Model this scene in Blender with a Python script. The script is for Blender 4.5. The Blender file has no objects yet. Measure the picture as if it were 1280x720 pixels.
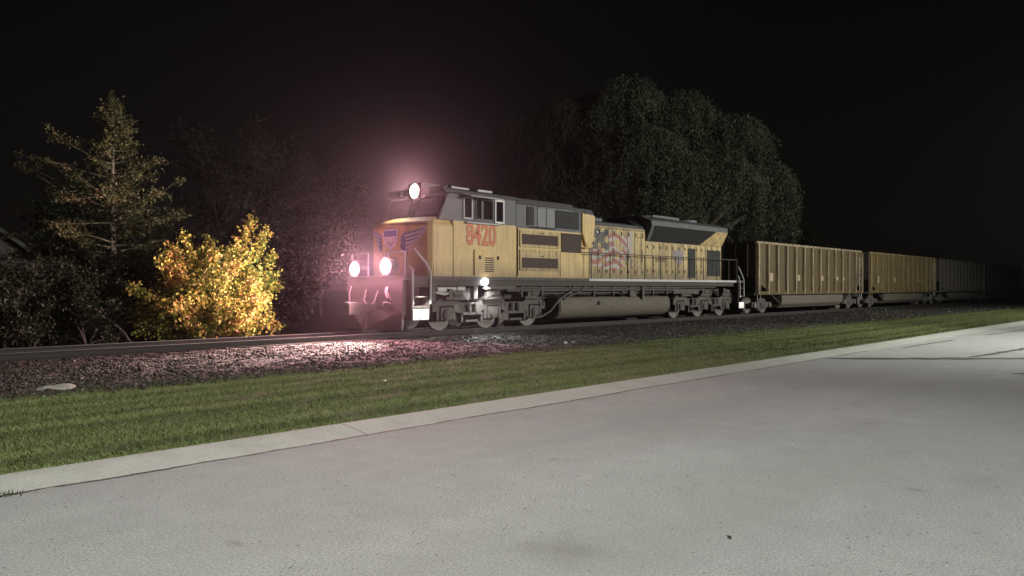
import bpy, bmesh, math, random
import numpy as np
from mathutils import Vector, Matrix

random.seed(7)
rng = np.random.default_rng(7)
SC = bpy.context.scene
COL = SC.collection
PI = math.pi
R = math.radians

# ------------------------------------------------------------------ helpers
class MB:
    """collects shapes, then links them as ONE mesh object"""
    def __init__(s):
        s.v, s.f, s.m = [], [], []
    def add(s, vs, fs, mi=0):
        b = len(s.v)
        s.v.extend([tuple(p) for p in vs])
        s.f.extend([tuple(b + i for i in f) for f in fs])
        s.m.extend([mi] * len(fs))
        return s
    def box(s, x0, x1, y0, y1, z0, z1, mi=0):
        vs = [(x0, y0, z0), (x1, y0, z0), (x1, y1, z0), (x0, y1, z0), (x0, y0, z1), (x1, y0, z1), (x1, y1, z1), (x0, y1, z1)]
        return s.add(vs, [(0, 3, 2, 1), (4, 5, 6, 7), (0, 1, 5, 4), (1, 2, 6, 5), (2, 3, 7, 6), (3, 0, 4, 7)], mi)
    def prism(s, pts, axis, a, b, mi=0):
        """polygon in the plane across axis, extruded from a to b. x: pts=(y,z); y: pts=(x,z); z: pts=(x,y)"""
        def P(p, t):
            return (t, p[0], p[1]) if axis == 'x' else ((p[0], t, p[1]) if axis == 'y' else (p[0], p[1], t))
        n = len(pts)
        vs = [P(p, a) for p in pts] + [P(p, b) for p in pts]
        fs = [tuple(range(n)), tuple(range(2 * n - 1, n - 1, -1))]
        fs += [(i, i + n, (i + 1) % n + n, (i + 1) % n) for i in range(n)]
        return s.add(vs, fs, mi)
    def loft(s, rings, mi=0, caps=True):
        n = len(rings[0])
        vs = [p for r in rings for p in r]
        fs = []
        for k in range(len(rings) - 1):
            fs += [(k * n + i, k * n + (i + 1) % n, (k + 1) * n + (i + 1) % n, (k + 1) * n + i) for i in range(n)]
        if caps:
            fs += [tuple(range(n - 1, -1, -1)), tuple(range((len(rings) - 1) * n, len(rings) * n))]
        return s.add(vs, fs, mi)
    def tube(s, path, r, n=8, mi=0):
        path = [Vector(p) for p in path]
        rr = r if isinstance(r, (list, tuple)) else [r] * len(path)
        rings = []
        up = None
        for i, p in enumerate(path):
            d = (path[min(i + 1, len(path) - 1)] - path[max(i - 1, 0)]).normalized()
            if up is None:
                up = Vector((0, 0, 1)) if abs(d.z) < .9 else Vector((1, 0, 0))
            u = d.cross(up)
            if u.length < 1e-4:
                u = d.cross(Vector((0.3, 1, 0)))
            u.normalize()
            w = u.cross(d).normalized()
            up = w
            rings.append([p + (u * math.cos(2 * PI * k / n) + w * math.sin(2 * PI * k / n)) * rr[i] for k in range(n)])
        return s.loft(rings, mi)
    def cyl(s, c, axis, r, h, n=20, mi=0, r2=None):
        """cylinder centred on c"""
        c = Vector(c)
        d = {'x': Vector((1, 0, 0)), 'y': Vector((0, 1, 0)), 'z': Vector((0, 0, 1))}[axis]
        return s.tube([c - d * h / 2, c + d * h / 2], [r, r if r2 is None else r2], n, mi)
    def lathe(s, c, axis, prof, n=24, mi=0):
        """prof = (t along axis, radius)"""
        c = Vector(c)
        d, u, w = {'x': (Vector((1, 0, 0)), Vector((0, 1, 0)), Vector((0, 0, 1))),
                   'y': (Vector((0, 1, 0)), Vector((1, 0, 0)), Vector((0, 0, 1))),
                   'z': (Vector((0, 0, 1)), Vector((1, 0, 0)), Vector((0, 1, 0)))}[axis]
        rings = [[c + d * t + (u * math.cos(2 * PI * k / n) + w * math.sin(2 * PI * k / n)) * max(r, 1e-3) for k in range(n)] for t, r in prof]
        return s.loft(rings, mi)
    def build(s, name, mats, parent=None, smooth=False, bevel=0.0, loc=None):
        me = bpy.data.meshes.new(name)
        me.from_pydata(s.v, [], s.f)
        if not isinstance(mats, (list, tuple)):
            mats = [mats]
        for m in mats:
            me.materials.append(m)
        me.polygons.foreach_set('material_index', s.m)
        bm = bmesh.new()
        bm.from_mesh(me)
        bmesh.ops.recalc_face_normals(bm, faces=bm.faces)
        if bevel > 0:
            es = [e for e in bm.edges if len(e.link_faces) == 2 and e.calc_face_angle(0) > 0.5]
            bmesh.ops.bevel(bm, geom=es, offset=bevel, segments=2, affect='EDGES', clamp_overlap=True)
        bm.to_mesh(me)
        bm.free()
        if smooth:
            me.polygons.foreach_set('use_smooth', [True] * len(me.polygons))
            try:
                me.set_sharp_from_angle(angle=R(40))
            except Exception:
                pass
        o = bpy.data.objects.new(name, me)
        COL.objects.link(o)
        if parent is not None:
            o.parent = parent
        if loc is not None:
            o.location = loc
        return o

def tag(o, label=None, cat=None, group=None, kind=None):
    if label: o['label'] = label
    if cat: o['category'] = cat
    if group: o['group'] = group
    if kind: o['kind'] = kind
    return o

def thing(name, label, cat, loc=(0, 0, 0), group=None):
    o = bpy.data.objects.new(name, None)
    o.empty_display_size = .3
    COL.objects.link(o)
    o.location = loc
    return tag(o, label, cat, group)

def copy_part(o, parent, dx=0.0):
    c = o.copy()
    COL.objects.link(c)
    c.parent = parent
    c.location.x += dx
    return c

def np_mesh(name, verts, faces, mat, parent=None, attr=None):
    """verts (N,3) array, faces (M,k) array with equal k"""
    verts = np.ascontiguousarray(verts, np.float32)
    faces = np.ascontiguousarray(faces, np.int32)
    me = bpy.data.meshes.new(name)
    me.vertices.add(len(verts))
    me.vertices.foreach_set('co', verts.ravel())
    M, k = faces.shape
    me.loops.add(M * k)
    me.loops.foreach_set('vertex_index', faces.ravel())
    me.polygons.add(M)
    me.polygons.foreach_set('loop_start', np.arange(M, dtype=np.int32) * k)
    me.materials.append(mat)
    me.update(calc_edges=True)
    o = bpy.data.objects.new(name, me)
    COL.objects.link(o)
    if parent is not None:
        o.parent = parent
    return o

def leaf_quads(cent, size, aspect=.6, up_bias=0.0, axis=None, loose=.35):
    """rhombic leaves: (N,3) centres -> verts, faces"""
    n = len(cent)
    u = rng.normal(size=(n, 3))
    if axis is not None:
        u = u * loose + axis
    u /= np.linalg.norm(u, axis=1)[:, None]
    w = rng.normal(size=(n, 3))
    w[:, 2] *= (1 - up_bias)
    w -= u * np.sum(u * w, 1)[:, None]
    w /= np.linalg.norm(w, axis=1)[:, None] + 1e-9
    s = (size * rng.uniform(.65, 1.3, n))[:, None]
    v = np.stack([cent - u * s * .5, cent + w * s * aspect * .5 - u * s * .05, cent + u * s * .5, cent - w * s * aspect * .5 - u * s * .05], 1).reshape(-1, 3)
    f = np.arange(n * 4).reshape(n, 4)
    return v, f

# ------------------------------------------------------------------ materials
def new_mat(name):
    m = bpy.data.materials.new(name)
    m.use_nodes = True
    nt = m.node_tree
    b = nt.nodes['Principled BSDF']
    return m, nt, b

def N(nt, t, **kw):
    n = nt.nodes.new(t)
    for k, v in kw.items():
        setattr(n, k, v)
    return n

def coords(nt, scale=(1, 1, 1)):
    tc = N(nt, 'ShaderNodeTexCoord')
    mp = N(nt, 'ShaderNodeMapping')
    mp.inputs['Scale'].default_value = scale
    nt.links.new(tc.outputs['Object'], mp.inputs['Vector'])
    return mp.outputs['Vector']

def noise(nt, scale, detail=4, rough=.6, vec=None, dist=0):
    n = N(nt, 'ShaderNodeTexNoise')
    n.inputs['Scale'].default_value = scale
    n.inputs['Detail'].default_value = detail
    n.inputs['Roughness'].default_value = rough
    n.inputs['Distortion'].default_value = dist
    if vec is not None:
        nt.links.new(vec, n.inputs['Vector'])
    return n.outputs['Fac']

def ramp(nt, fac, stops):
    r = N(nt, 'ShaderNodeValToRGB')
    el = r.color_ramp.elements
    while len(el) < len(stops):
        el.new(.5)
    for e, (p, c) in zip(el, stops):
        e.position = p
        e.color = (*c, 1) if len(c) == 3 else c
    nt.links.new(fac, r.inputs['Fac'])
    return r.outputs['Color']

def mixc(nt, fac, a, b, mode='MIX'):
    n = N(nt, 'ShaderNodeMix', data_type='RGBA', blend_type=mode)
    for sock, val in ((n.inputs['Factor'], fac), (n.inputs['A'], a), (n.inputs['B'], b)):
        if isinstance(val, bpy.types.NodeSocket):
            nt.links.new(val, sock)
        elif isinstance(val, (int, float)):
            sock.default_value = val
        else:
            sock.default_value = (*val, 1)
    # the float factor and the colour sockets share names by type: pick the right ones
    return n.outputs['Result']

def mix(nt, fac, a, b, mode='MIX'):
    n = N(nt, 'ShaderNodeMix', data_type='RGBA', blend_type=mode)
    ins = {'f': n.inputs[0], 'a': n.inputs[6], 'b': n.inputs[7]}
    for k, val in (('f', fac), ('a', a), ('b', b)):
        if isinstance(val, bpy.types.NodeSocket):
            nt.links.new(val, ins[k])
        elif isinstance(val, (int, float)):
            ins[k].default_value = val
        else:
            ins[k].default_value = (*val, 1)
    return n.outputs[2]

def bump(nt, b, h, strength=.3, dist=.02):
    n = N(nt, 'ShaderNodeBump')
    n.inputs['Strength'].default_value = strength
    n.inputs['Distance'].default_value = dist
    nt.links.new(h, n.inputs['Height'])
    nt.links.new(n.outputs['Normal'], b.inputs['Normal'])

def plain(name, col, rough=.6, metal=0.0):
    m, nt, b = new_mat(name)
    b.inputs['Base Color'].default_value = (*col, 1)
    b.inputs['Roughness'].default_value = rough
    b.inputs['Metallic'].default_value = metal
    return m

def weathered(name, col, dirt, amt=.5, rough=.55, metal=0.0, streak=True, sc=1.0, spots=None, splash=None):
    """painted metal: patchy fading, vertical rain streaks, fine grime and rust spots"""
    m, nt, b = new_mat(name)
    v = coords(nt)
    big = noise(nt, 1.1 * sc, 5, .65, v)
    c = mix(nt, ramp(nt, big, [(.35, (0, 0, 0)), (.75, (1, 1, 1))]), col, tuple(.72 * a + .28 * d for a, d in zip(col, dirt)))
    if streak:
        vs = coords(nt, (6.5 * sc, 6.5 * sc, .45 * sc))
        st = noise(nt, 1.0, 5, .7, vs)
        k = max(.0, .60 - .16 * amt)
        c = mix(nt, ramp(nt, st, [(k, (0, 0, 0)), (min(.95, k + .22), (amt, amt, amt))]), c, dirt)
    fine = noise(nt, 14 * sc, 6, .75, v)
    f2 = ramp(nt, fine, [(.52, (0, 0, 0)), (.74, (amt, amt, amt))])
    c = mix(nt, f2, c, spots or tuple(.6 * d for d in dirt))
    if splash:      # road dirt thrown up from below: a ragged band along the foot of the panel
        sx_ = N(nt, 'ShaderNodeSeparateXYZ'); nt.links.new(v, sx_.inputs[0])
        md = N(nt, 'ShaderNodeMath', operation='MULTIPLY_ADD'); nt.links.new(noise(nt, 2.2, 5, .7, coords(nt, (1, 1, .35))), md.inputs[0])
        md.inputs[1].default_value = -.9; nt.links.new(sx_.outputs['Z'], md.inputs[2])
        mr = N(nt, 'ShaderNodeMapRange'); nt.links.new(md.outputs[0], mr.inputs['Value'])
        mr.inputs['From Min'].default_value = splash[0] - .45; mr.inputs['From Max'].default_value = splash[1] - .45
        mr.inputs['To Min'].default_value = splash[2]; mr.inputs['To Max'].default_value = 0
        c = mix(nt, mr.outputs[0], c, tuple(x * .8 for x in dirt))
    nt.links.new(c, b.inputs['Base Color'])
    nt.links.new(ramp(nt, fine, [(.3, (rough - .1,) * 3), (.7, (min(1, rough + .2),) * 3)]), b.inputs['Roughness'])
    b.inputs['Metallic'].default_value = metal
    bump(nt, b, fine, .15, .01)
    return m

def emit(name, col, strength):
    m, nt, b = new_mat(name)
    b.inputs['Base Color'].default_value = (.8, .8, .8, 1)
    b.inputs['Emission Color'].default_value = (*col, 1)
    b.inputs['Emission Strength'].default_value = strength
    return m

def leaf_mat(name, cols, spread=.5, clump=.8, trans=.25):
    """leaf colour: per-leaf random mixed with clumps of one hue"""
    m, nt, b = new_mat(name)
    g = N(nt, 'ShaderNodeNewGeometry')
    v = coords(nt)
    cl = noise(nt, clump, 3, .6, v)
    ma = N(nt, 'ShaderNodeMath', operation='MULTIPLY_ADD')
    nt.links.new(g.outputs['Random Per Island'], ma.inputs[0])
    ma.inputs[1].default_value = spread
    sub = N(nt, 'ShaderNodeMath', operation='SUBTRACT')
    nt.links.new(cl, sub.inputs[0])
    sub.inputs[1].default_value = spread * .5
    nt.links.new(sub.outputs[0], ma.inputs[2])
    n = len(cols)
    c = ramp(nt, ma.outputs[0], [(.22 + .56 * i / max(1, n - 1), cc) for i, cc in enumerate(cols)])
    nt.links.new(c, b.inputs['Base Color'])
    b.inputs['Roughness'].default_value = .6
    b.inputs['Specular IOR Level'].default_value = .25
    tr = N(nt, 'ShaderNodeBsdfTranslucent')
    nt.links.new(c, tr.inputs['Color'])
    ms = N(nt, 'ShaderNodeMixShader')
    ms.inputs[0].default_value = trans
    nt.links.new(b.outputs[0], ms.inputs[1])
    nt.links.new(tr.outputs[0], ms.inputs[2])
    nt.links.new(ms.outputs[0], nt.nodes['Material Output'].inputs['Surface'])
    return m

M = {}
M['yellow'] = weathered('yellow_paint', (.66, .46, .18), (.16, .11, .065), .52, .5, splash=(1.7, 2.35, .6))
M['yellow_old'] = weathered('faded_yellow_paint', (.60, .445, .205), (.085, .062, .042), .85, .6, splash=(1.7, 2.6, .7), spots=(.05, .035, .03))
M['grey'] = weathered('grey_paint', (.10, .104, .108), (.08, .075, .07), .5, .55)
M['midgrey'] = weathered('mid_grey_paint', (.20, .20, .205), (.1, .09, .085), .5, .55)
M['lightgrey'] = weathered('pale_grey_paint', (.48, .47, .46), (.2, .18, .16), .35, .5, streak=False)
M['dark'] = plain('black_recess', (.012, .011, .011), .7)
M['mesh'] = weathered('rusty_screen', (.07, .045, .035), (.03, .025, .02), .5, .8, sc=3)
M['under'] = weathered('grimy_underframe', (.065, .056, .048), (.045, .04, .035), .6, .8, sc=2)
M['truck'] = weathered('dusty_truck_steel', (.10, .088, .078), (.035, .03, .026), .7, .75, sc=2)
M['truck_dark'] = weathered('dark_truck_steel', (.075, .068, .062), (.035, .03, .028), .5, .8, sc=2)
M['tank'] = weathered('dusty_tank_paint', (.12, .102, .08), (.06, .05, .04), .5, .75, sc=.8)
M['wheel'] = weathered('wheel_steel', (.17, .15, .13), (.07, .06, .05), .5, .55, .2, streak=False, sc=3)
M['steel'] = plain('bright_steel', (.55, .54, .52), .35, .8)
M['rail'] = weathered('rusty_rail', (.028, .022, .019), (.014, .012, .011), .5, .7, sc=3)
M['railtop'] = plain('polished_rail_head', (.42, .40, .38), .3, .9)
M['tie'] = weathered('creosoted_wood', (.04, .032, .027), (.03, .025, .02), .6, .9, sc=3)
M['white'] = weathered('white_paint', (.78, .77, .75), (.4, .36, .33), .25, .5, streak=False, sc=2)
M['red'] = weathered('faded_red_paint', (.62, .13, .07), (.60, .41, .14), .45, .55, sc=3, spots=(.5, .3, .1))
M['red_edge'] = plain('red_number_edge', (.33, .14, .07), .6)
M['logo_blue'] = plain('violet_blue_decal', (.05, .045, .22), .5)
M['logo_white'] = plain('pale_decal', (.62, .60, .68), .5)
M['flag_red'] = weathered('faded_pink_decal', (.36, .125, .105), (.2, .13, .09), .55, .6, sc=2)
M['flag_white'] = weathered('faded_white_decal', (.44, .40, .36), (.24, .18, .12), .7, .6, sc=2)
M['flag_blue'] = weathered('faded_slate_decal', (.06, .058, .064), (.2, .17, .12), .75, .6, sc=2)
M['shield'] = weathered('faded_violet_decal', (.24, .2, .24), (.3, .24, .15), .5, .6, sc=3)
M['glass'] = plain('dark_window_glass', (.008, .008, .010), .05)
M['glass'].node_tree.nodes['Principled BSDF'].inputs['Specular IOR Level'].default_value = .15
M['lamp'] = emit('lit_headlamp', (1.0, .90, .80), 40)
M['soot'] = plain('sooty_black_paint', (.02, .018, .018), .6)
M['lamp_rim'] = emit('warm_lamp_rim', (1.0, .78, .62), 3.0)
M['lamp_edge'] = emit('dim_lamp_edge', (1.0, .55, .48), .9)
M['lamp_white'] = emit('lit_ground_lamp', (.95, .97, 1.0), 30)
M['bark'] = weathered('pale_bark', (.27, .23, .17), (.08, .065, .05), .5, .9, sc=4)
M['bark_dark'] = weathered('dark_bark', (.09, .075, .06), (.04, .035, .03), .5, .9, sc=4)
M['hose'] = plain('grey_rubber_hose', (.36, .32, .31), .5)

# ------------------------------------------------------------------ camera (level, 1.6 m above the road, looking towards the passing train)
cam = bpy.data.cameras.new('camera')
camo = bpy.data.objects.new('camera', cam)
COL.objects.link(camo)
HEAD = math.atan2(915, 980)                     # angle between view and track
camo.location = (0, 0, 1.6)
camo.rotation_euler = (PI / 2 - R(.05), 0, -(PI / 2 - HEAD))
cam.sensor_width = 36
cam.lens = 36 * 980 / 1280
cam.clip_start = .05
cam.clip_end = 3000
SC.camera = camo

# ------------------------------------------------------------------ world, night
w = bpy.data.worlds.new('World')
SC.world = w
w.use_nodes = True
nt = w.node_tree
sky = N(nt, 'ShaderNodeTexSky', sky_type='NISHITA')
sky.sun_disc = False
sky.sun_elevation = R(2)
sky.sun_rotation = R(200)
bg = nt.nodes['Background']
hs = N(nt, 'ShaderNodeHueSaturation')
hs.inputs['Saturation'].default_value = .25
nt.links.new(sky.outputs[0], hs.inputs['Color'])
nt.links.new(hs.outputs[0], bg.inputs['Color'])
bg.inputs['Strength'].default_value = .0016

SC.view_settings.view_transform = 'Standard'
SC.view_settings.look = 'None'
SC.view_settings.exposure = 0
SC.view_settings.gamma = 1
SC.render.engine = 'CYCLES'
SC.cycles.use_denoising = True
SC.cycles.max_bounces = 5
SC.cycles.diffuse_bounces = 2
SC.cycles.transparent_max_bounces = 8
SC.cycles.volume_bounces = 0
SC.cycles.sample_clamp_indirect = 4
SC.cycles.sample_clamp_direct = 0

def light(name, typ, loc, power, col, target=None, size=60, blend=.3, soft=.1):
    l = bpy.data.lights.new(name, typ)
    l.energy = power
    l.color = col
    l.shadow_soft_size = soft
    if typ == 'SPOT':
        l.spot_size = R(size)
        l.spot_blend = blend
    o = bpy.data.objects.new(name, l)
    COL.objects.link(o)
    o.location = loc
    if target is not None:
        o.rotation_euler = (Vector(target) - Vector(loc)).to_track_quat('-Z', 'Y').to_euler()
    return o

# unseen street lamps, inferred from the lit road, then one added far lamp
light('street_lamp_light', 'SPOT', (1.5, 1.8, 9.5), 4800, (.95, 1.0, .94), (1, 4, 0), 130, .5, .2)
light('street_lamp_light', 'SPOT', (26.5, 2.5, 8.5), 3700, (.95, 1.0, .92), (25.5, 5.2, 0), 104, .5, .2)
light('street_lamp_light', 'SPOT', (52, -3, 9.0), 10500, (.96, 1.0, .92), (50, 6, 0), 156, .5, .2)
light('unseen_far_lamp', 'SPOT', (37, -27, 10.0), 60000, (.98, .97, .89), (24, 15, 1), 100, .7, .3)  # lamp added out of view to light the side of the train

# ------------------------------------------------------------------ ground, road, kerb, lawn, ballast
X0, X1 = -60, 190
m, nt, b = new_mat('dark_soil')
v = coords(nt)
nz = noise(nt, .8, 6, .7, v)
nt.links.new(ramp(nt, nz, [(.3, (.025, .028, .016)), (.7, (.06, .055, .035))]), b.inputs['Base Color'])
b.inputs['Roughness'].default_value = 1
bump(nt, b, noise(nt, 9, 5, .7, v), .6, .05)
g = MB()
g.add([(-300, -200, -.12), (500, -200, -.12), (500, 500, -.12), (-300, 500, -.12)], [(0, 1, 2, 3)])
tag(g.build('ground', m), kind='structure')

def road_mat(name, base, var, speck, tex=1.0):
    m, nt, b = new_mat(name)
    v = coords(nt)
    big = noise(nt, .35, 4, .6, v)
    mid = noise(nt, 3.0, 5, .6, v)
    fine = noise(nt, 55, 3, .75, v)
    grit = noise(nt, 160, 2, .8, v)
    c = ramp(nt, big, [(.3, tuple(x * (1 - var) for x in base)), (.7, tuple(x * (1 + var) for x in base))])
    c = mix(nt, .28 * tex, c, ramp(nt, mid, [(.25, (.33, .33, .33)), (.75, (.67, .67, .67))]), 'OVERLAY')
    c = mix(nt, .85 * tex, c, ramp(nt, fine, [(.28, (.2, .2, .2)), (.72, (.8, .8, .8))]), 'OVERLAY')
    c = mix(nt, .7 * tex, c, ramp(nt, grit, [(.25, (.2, .2, .2)), (.75, (.8, .8, .8))]), 'OVERLAY')
    # small dark pits and stone chips
    vo = N(nt, 'ShaderNodeTexVoronoi')
    vo.inputs['Scale'].default_value = 17
    nt.links.new(v, vo.inputs['Vector'])
    sepc = N(nt, 'ShaderNodeSeparateColor')
    nt.links.new(vo.outputs['Color'], sepc.inputs[0])
    lt = N(nt, 'ShaderNodeMath', operation='LESS_THAN'); lt.inputs[1].default_value = .17
    nt.links.new(vo.outputs['Distance'], lt.inputs[0])
    gt = N(nt, 'ShaderNodeMath', operation='GREATER_THAN'); gt.inputs[1].default_value = 1 - speck
    nt.links.new(sepc.outputs[0], gt.inputs[0])
    mu = N(nt, 'ShaderNodeMath', operation='MULTIPLY')
    nt.links.new(lt.outputs[0], mu.inputs[0]); nt.links.new(gt.outputs[0], mu.inputs[1])
    c = mix(nt, mu.outputs[0], c, tuple(x * .3 for x in base))
    vo2 = N(nt, 'ShaderNodeTexVoronoi'); vo2.inputs['Scale'].default_value = 6
    wv_ = N(nt, 'ShaderNodeMapping'); wv_.inputs['Location'].default_value = (3.3, 1.7, 0); nt.links.new(v, wv_.inputs['Vector'])
    nt.links.new(wv_.outputs[0], vo2.inputs['Vector'])
    l2 = N(nt, 'ShaderNodeMath', operation='LESS_THAN'); l2.inputs[1].default_value = .085; nt.links.new(vo2.outputs['Distance'], l2.inputs[0])
    s2 = N(nt, 'ShaderNodeSeparateColor'); nt.links.new(vo2.outputs['Color'], s2.inputs[0])
    g2 = N(nt, 'ShaderNodeMath', operation='GREATER_THAN'); g2.inputs[1].default_value = 1 - speck * 3; nt.links.new(s2.outputs[1], g2.inputs[0])
    m2_ = N(nt, 'ShaderNodeMath', operation='MULTIPLY'); nt.links.new(l2.outputs[0], m2_.inputs[0]); nt.links.new(g2.outputs[0], m2_.inputs[1])
    c = mix(nt, m2_.outputs[0], c, tuple(x * .4 for x in base))
    nt.links.new(c, b.inputs['Base Color'])
    b.inputs['Roughness'].default_value = .88
    b.inputs['Specular IOR Level'].default_value = .3
    ad = N(nt, 'ShaderNodeMath', operation='ADD')
    nt.links.new(fine, ad.inputs[0]); nt.links.new(grit, ad.inputs[1])
    bump(nt, b, ad.outputs[0], .55, .012)
    return m, nt, b, c, v

m, nt, b, c, v = road_mat('worn_grey_pavement', (.28, .287, .276), .07, .10)
# an old oil stain and a few scuffs with shapes of their own
def blot(nt, v, c, centre, rad, col, soft, strength, stretch=(1, 1, 1)):
    mp = N(nt, 'ShaderNodeMapping', vector_type='POINT')
    mp.inputs['Location'].default_value = tuple(-a * s for a, s in zip(centre, stretch))
    mp.inputs['Scale'].default_value = stretch
    nt.links.new(v, mp.inputs['Vector'])
    ln = N(nt, 'ShaderNodeVectorMath', operation='LENGTH')
    nt.links.new(mp.outputs[0], ln.inputs[0])
    nz = noise(nt, 3.5, 4, .65, v)
    ad = N(nt, 'ShaderNodeMath', operation='MULTIPLY_ADD')
    nt.links.new(nz, ad.inputs[0]); ad.inputs[1].default_value = rad * 1.2
    nt.links.new(ln.outputs['Value'], ad.inputs[2])
    f = ramp(nt, ad.outputs[0], [(max(0, (rad * 1.1 - soft)), (strength,) * 3), (rad * 1.1 + soft, (0, 0, 0))])
    return mix(nt, f, c, col)
c = blot(nt, v, c, (3.72, 3.0, 0), .36, (.14, .137, .13), .2, .8)
c = blot(nt, v, c, (7.4, 1.6, 0), .25, (.16, .155, .15), .2, .35)
c = blot(nt, v, c, (9.4, 3.3, 0), .35, (.18, .175, .17), .3, .4, (.5, 1, 1))
for px_, py_, r_, st_ in ((10.4, 3.9, .05, (.5, 1, 1)), (9.6, 3.2, .05, (.6, 1, 1)), (13.3, 1.9, .07, (1, .5, 1)), (8.2, 2.4, .06, (.6, 1, 1)), (6.7, 1.9, .07, (1, .6, 1)), (2.4, 4.6, .05, (1, .6, 1)), (5.6, 4.7, .05, (.7, 1, 1)), (4.9, 1.0, .09, (1, .7, 1))):
    c = blot(nt, v, c, (px_, py_, 0), r_, (.10, .098, .092), .04, .6, st_)
wv = coords(nt, (.06, 1, 1))
lane = noise(nt, .55, 3, .5, wv)
c = mix(nt, ramp(nt, lane, [(.42, (0, 0, 0)), (.66, (.5, .5, .5))]), c, (.215, .215, .205))
nt.links.new(c, b.inputs['Base Color'])
TX, TY, TS = 17.6, 6.93, -1.07                       # where the tar seam meets the gutter, and its slope dY/dX
def tar_x(y): return TX + (y - TY) / TS
g = MB()
g.add([(X0, -14, 0), (tar_x(-14), -14, 0), (TX, 6.93, 0), (X0, 6.93, 0)], [(0, 1, 2, 3)])
tag(g.build('road', m), kind='structure')
m2, nt, b, c, v = road_mat('pale_concrete_pavement', (.34, .335, .32), .08, .04)
g = MB()
g.add([(tar_x(-14), -14, 0), (X1, -14, 0), (X1, 6.93, 0), (TX, 6.93, 0)], [(0, 1, 2, 3)])
tag(g.build('pavement', m2), kind='structure')
# tar seams: hand poured, so their edges wander
def seam(name, p, q, wd, n=60, z=.004):
    p, q = Vector(p), Vector(q)
    d = (q - p); L = d.length; d.normalize(); nn = Vector((-d.y, d.x))
    vs, fs = [], []
    off = 0
    for i in range(n + 1):
        t = i / n
        off = off * .8 + random.uniform(-.015, .015)
        h = wd * random.uniform(.55, 1.25) * (.25 if i in (0, n) else 1)
        c = p + d * (L * t) + nn * off
        a, bb = c + nn * h / 2, c - nn * h / 2
        vs += [(a.x, a.y, z), (bb.x, bb.y, z)]
    fs = [(2 * i, 2 * i + 1, 2 * i + 3, 2 * i + 2) for i in range(n)]
    g = MB(); g.add(vs, fs)
    return tag(g.build(name, M['tar']), kind='structure')
M['tar'] = plain('road_tar', (.035, .034, .03), .75)
seam('tar_seam', (TX + .05, TY - .06), (tar_x(-9), -9), .50)
seam('tar_seam', (20.2, 4.6), (33, 3.2), .2, z=.005)
seam('tar_seam', (22.2, 6.6), (26.5, 6.45), .07, z=.006)
seam('tar_seam', (30.0, 6.35), (60, 4.0), .10, z=.007)
seam('tar_seam', (16.9, 3.1), (17.5, 2.55), .2, 12, z=.008)

# mountable concrete kerb with open joint to the road
mk, nt, b, c, v = road_mat('kerb_concrete', (.375, .372, .335), .07, .01, .4)
vx = coords(nt, (1 / 12.0, 1, 1))
sx = N(nt, 'ShaderNodeSeparateXYZ'); nt.links.new(vx, sx.inputs[0])
sh_ = N(nt, 'ShaderNodeMath', operation='ADD'); sh_.inputs[1].default_value = 1 - 5.15 / 12 + .001; nt.links.new(sx.outputs['X'], sh_.inputs[0])
fr = N(nt, 'ShaderNodeMath', operation='FRACT'); nt.links.new(sh_.outputs[0], fr.inputs[0])
lt = N(nt, 'ShaderNodeMath', operation='LESS_THAN'); lt.inputs[1].default_value = .0022
nt.links.new(fr.outputs[0], lt.inputs[0])
c = mix(nt, ramp(nt, noise(nt, 1.7, 5, .7, v), [(.48, (0, 0, 0)), (.72, (.45, .45, .45))]), c, (.25, .235, .20))
nt.links.new(mix(nt, lt.outputs[0], c, (.22, .21, .19)), b.inputs['Base Color'])
g = MB()
g.prism([(6.955, -.05), (6.955, .0), (7.0, .006), (7.12, .022), (7.3, .05), (7.42, .06), (7.5, .055), (7.5, -.05)], 'x', X0, X1)
tag(g.build('kerb_strip', mk), kind='structure')
# dirt packed into the gutter joint, in patches
seam('gutter_joint', (X0, 6.942), (TX + 3, 6.942), .035, 900, .0035)

def strip_z(x, y):
    """height of the verge and ballast"""
    return np.interp(y, [7.5, 8.0, 12.4, 14.0, 18.0, 19.0, 21.4, 23.2, 25.0], [.045, .06, .10, .06, .015, -.005, -.005, -.01, -.115])

def sheet(name, y0, y1, dx, dy, amp, mat, xa=X0, xb=X1, rag=0.0):
    xs = np.arange(xa, xb + dx, dx); ys = np.linspace(y0, y1, int((y1 - y0) / dy) + 1)
    gx, gy = np.meshgrid(xs, ys)
    if rag:
        gy[0] += rng.normal(0, rag, gy[0].shape)
    gz = strip_z(gx, gy) + rng.normal(0, amp, gx.shape)
    n, k = len(ys), len(xs)
    idx = np.arange(n * k).reshape(n, k)
    f = np.stack([idx[:-1, :-1], idx[:-1, 1:], idx[1:, 1:], idx[1:, :-1]], -1).reshape(-1, 4)
    return np_mesh(name, np.stack([gx, gy, gz], -1).reshape(-1, 3), f, mat)

m, nt, b = new_mat('mown_turf')
v = coords(nt)
vy = coords(nt, (.02, 1.0, 1))
band = noise(nt, 2.1, 1, .4, vy)
fine = noise(nt, 30, 4, .7, v)
patch = noise(nt, 1.3, 4, .6, v)
c = ramp(nt, band, [(.38, (.05, .07, .018)), (.62, (.09, .11, .034))])
c = mix(nt, ramp(nt, patch, [(.45, (0, 0, 0)), (.75, (.6, .6, .6))]), c, (.075, .07, .03))
c = mix(nt, .6, c, ramp(nt, fine, [(.3, (.25, .25, .25)), (.7, (.75, .75, .75))]), 'OVERLAY')
nt.links.new(c, b.inputs['Base Color'])
b.inputs['Roughness'].default_value = .95
bump(nt, b, fine, .8, .03)
tag(sheet('lawn', 7.5, 12.55, .25, .2, .006, m), kind='structure')

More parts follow.
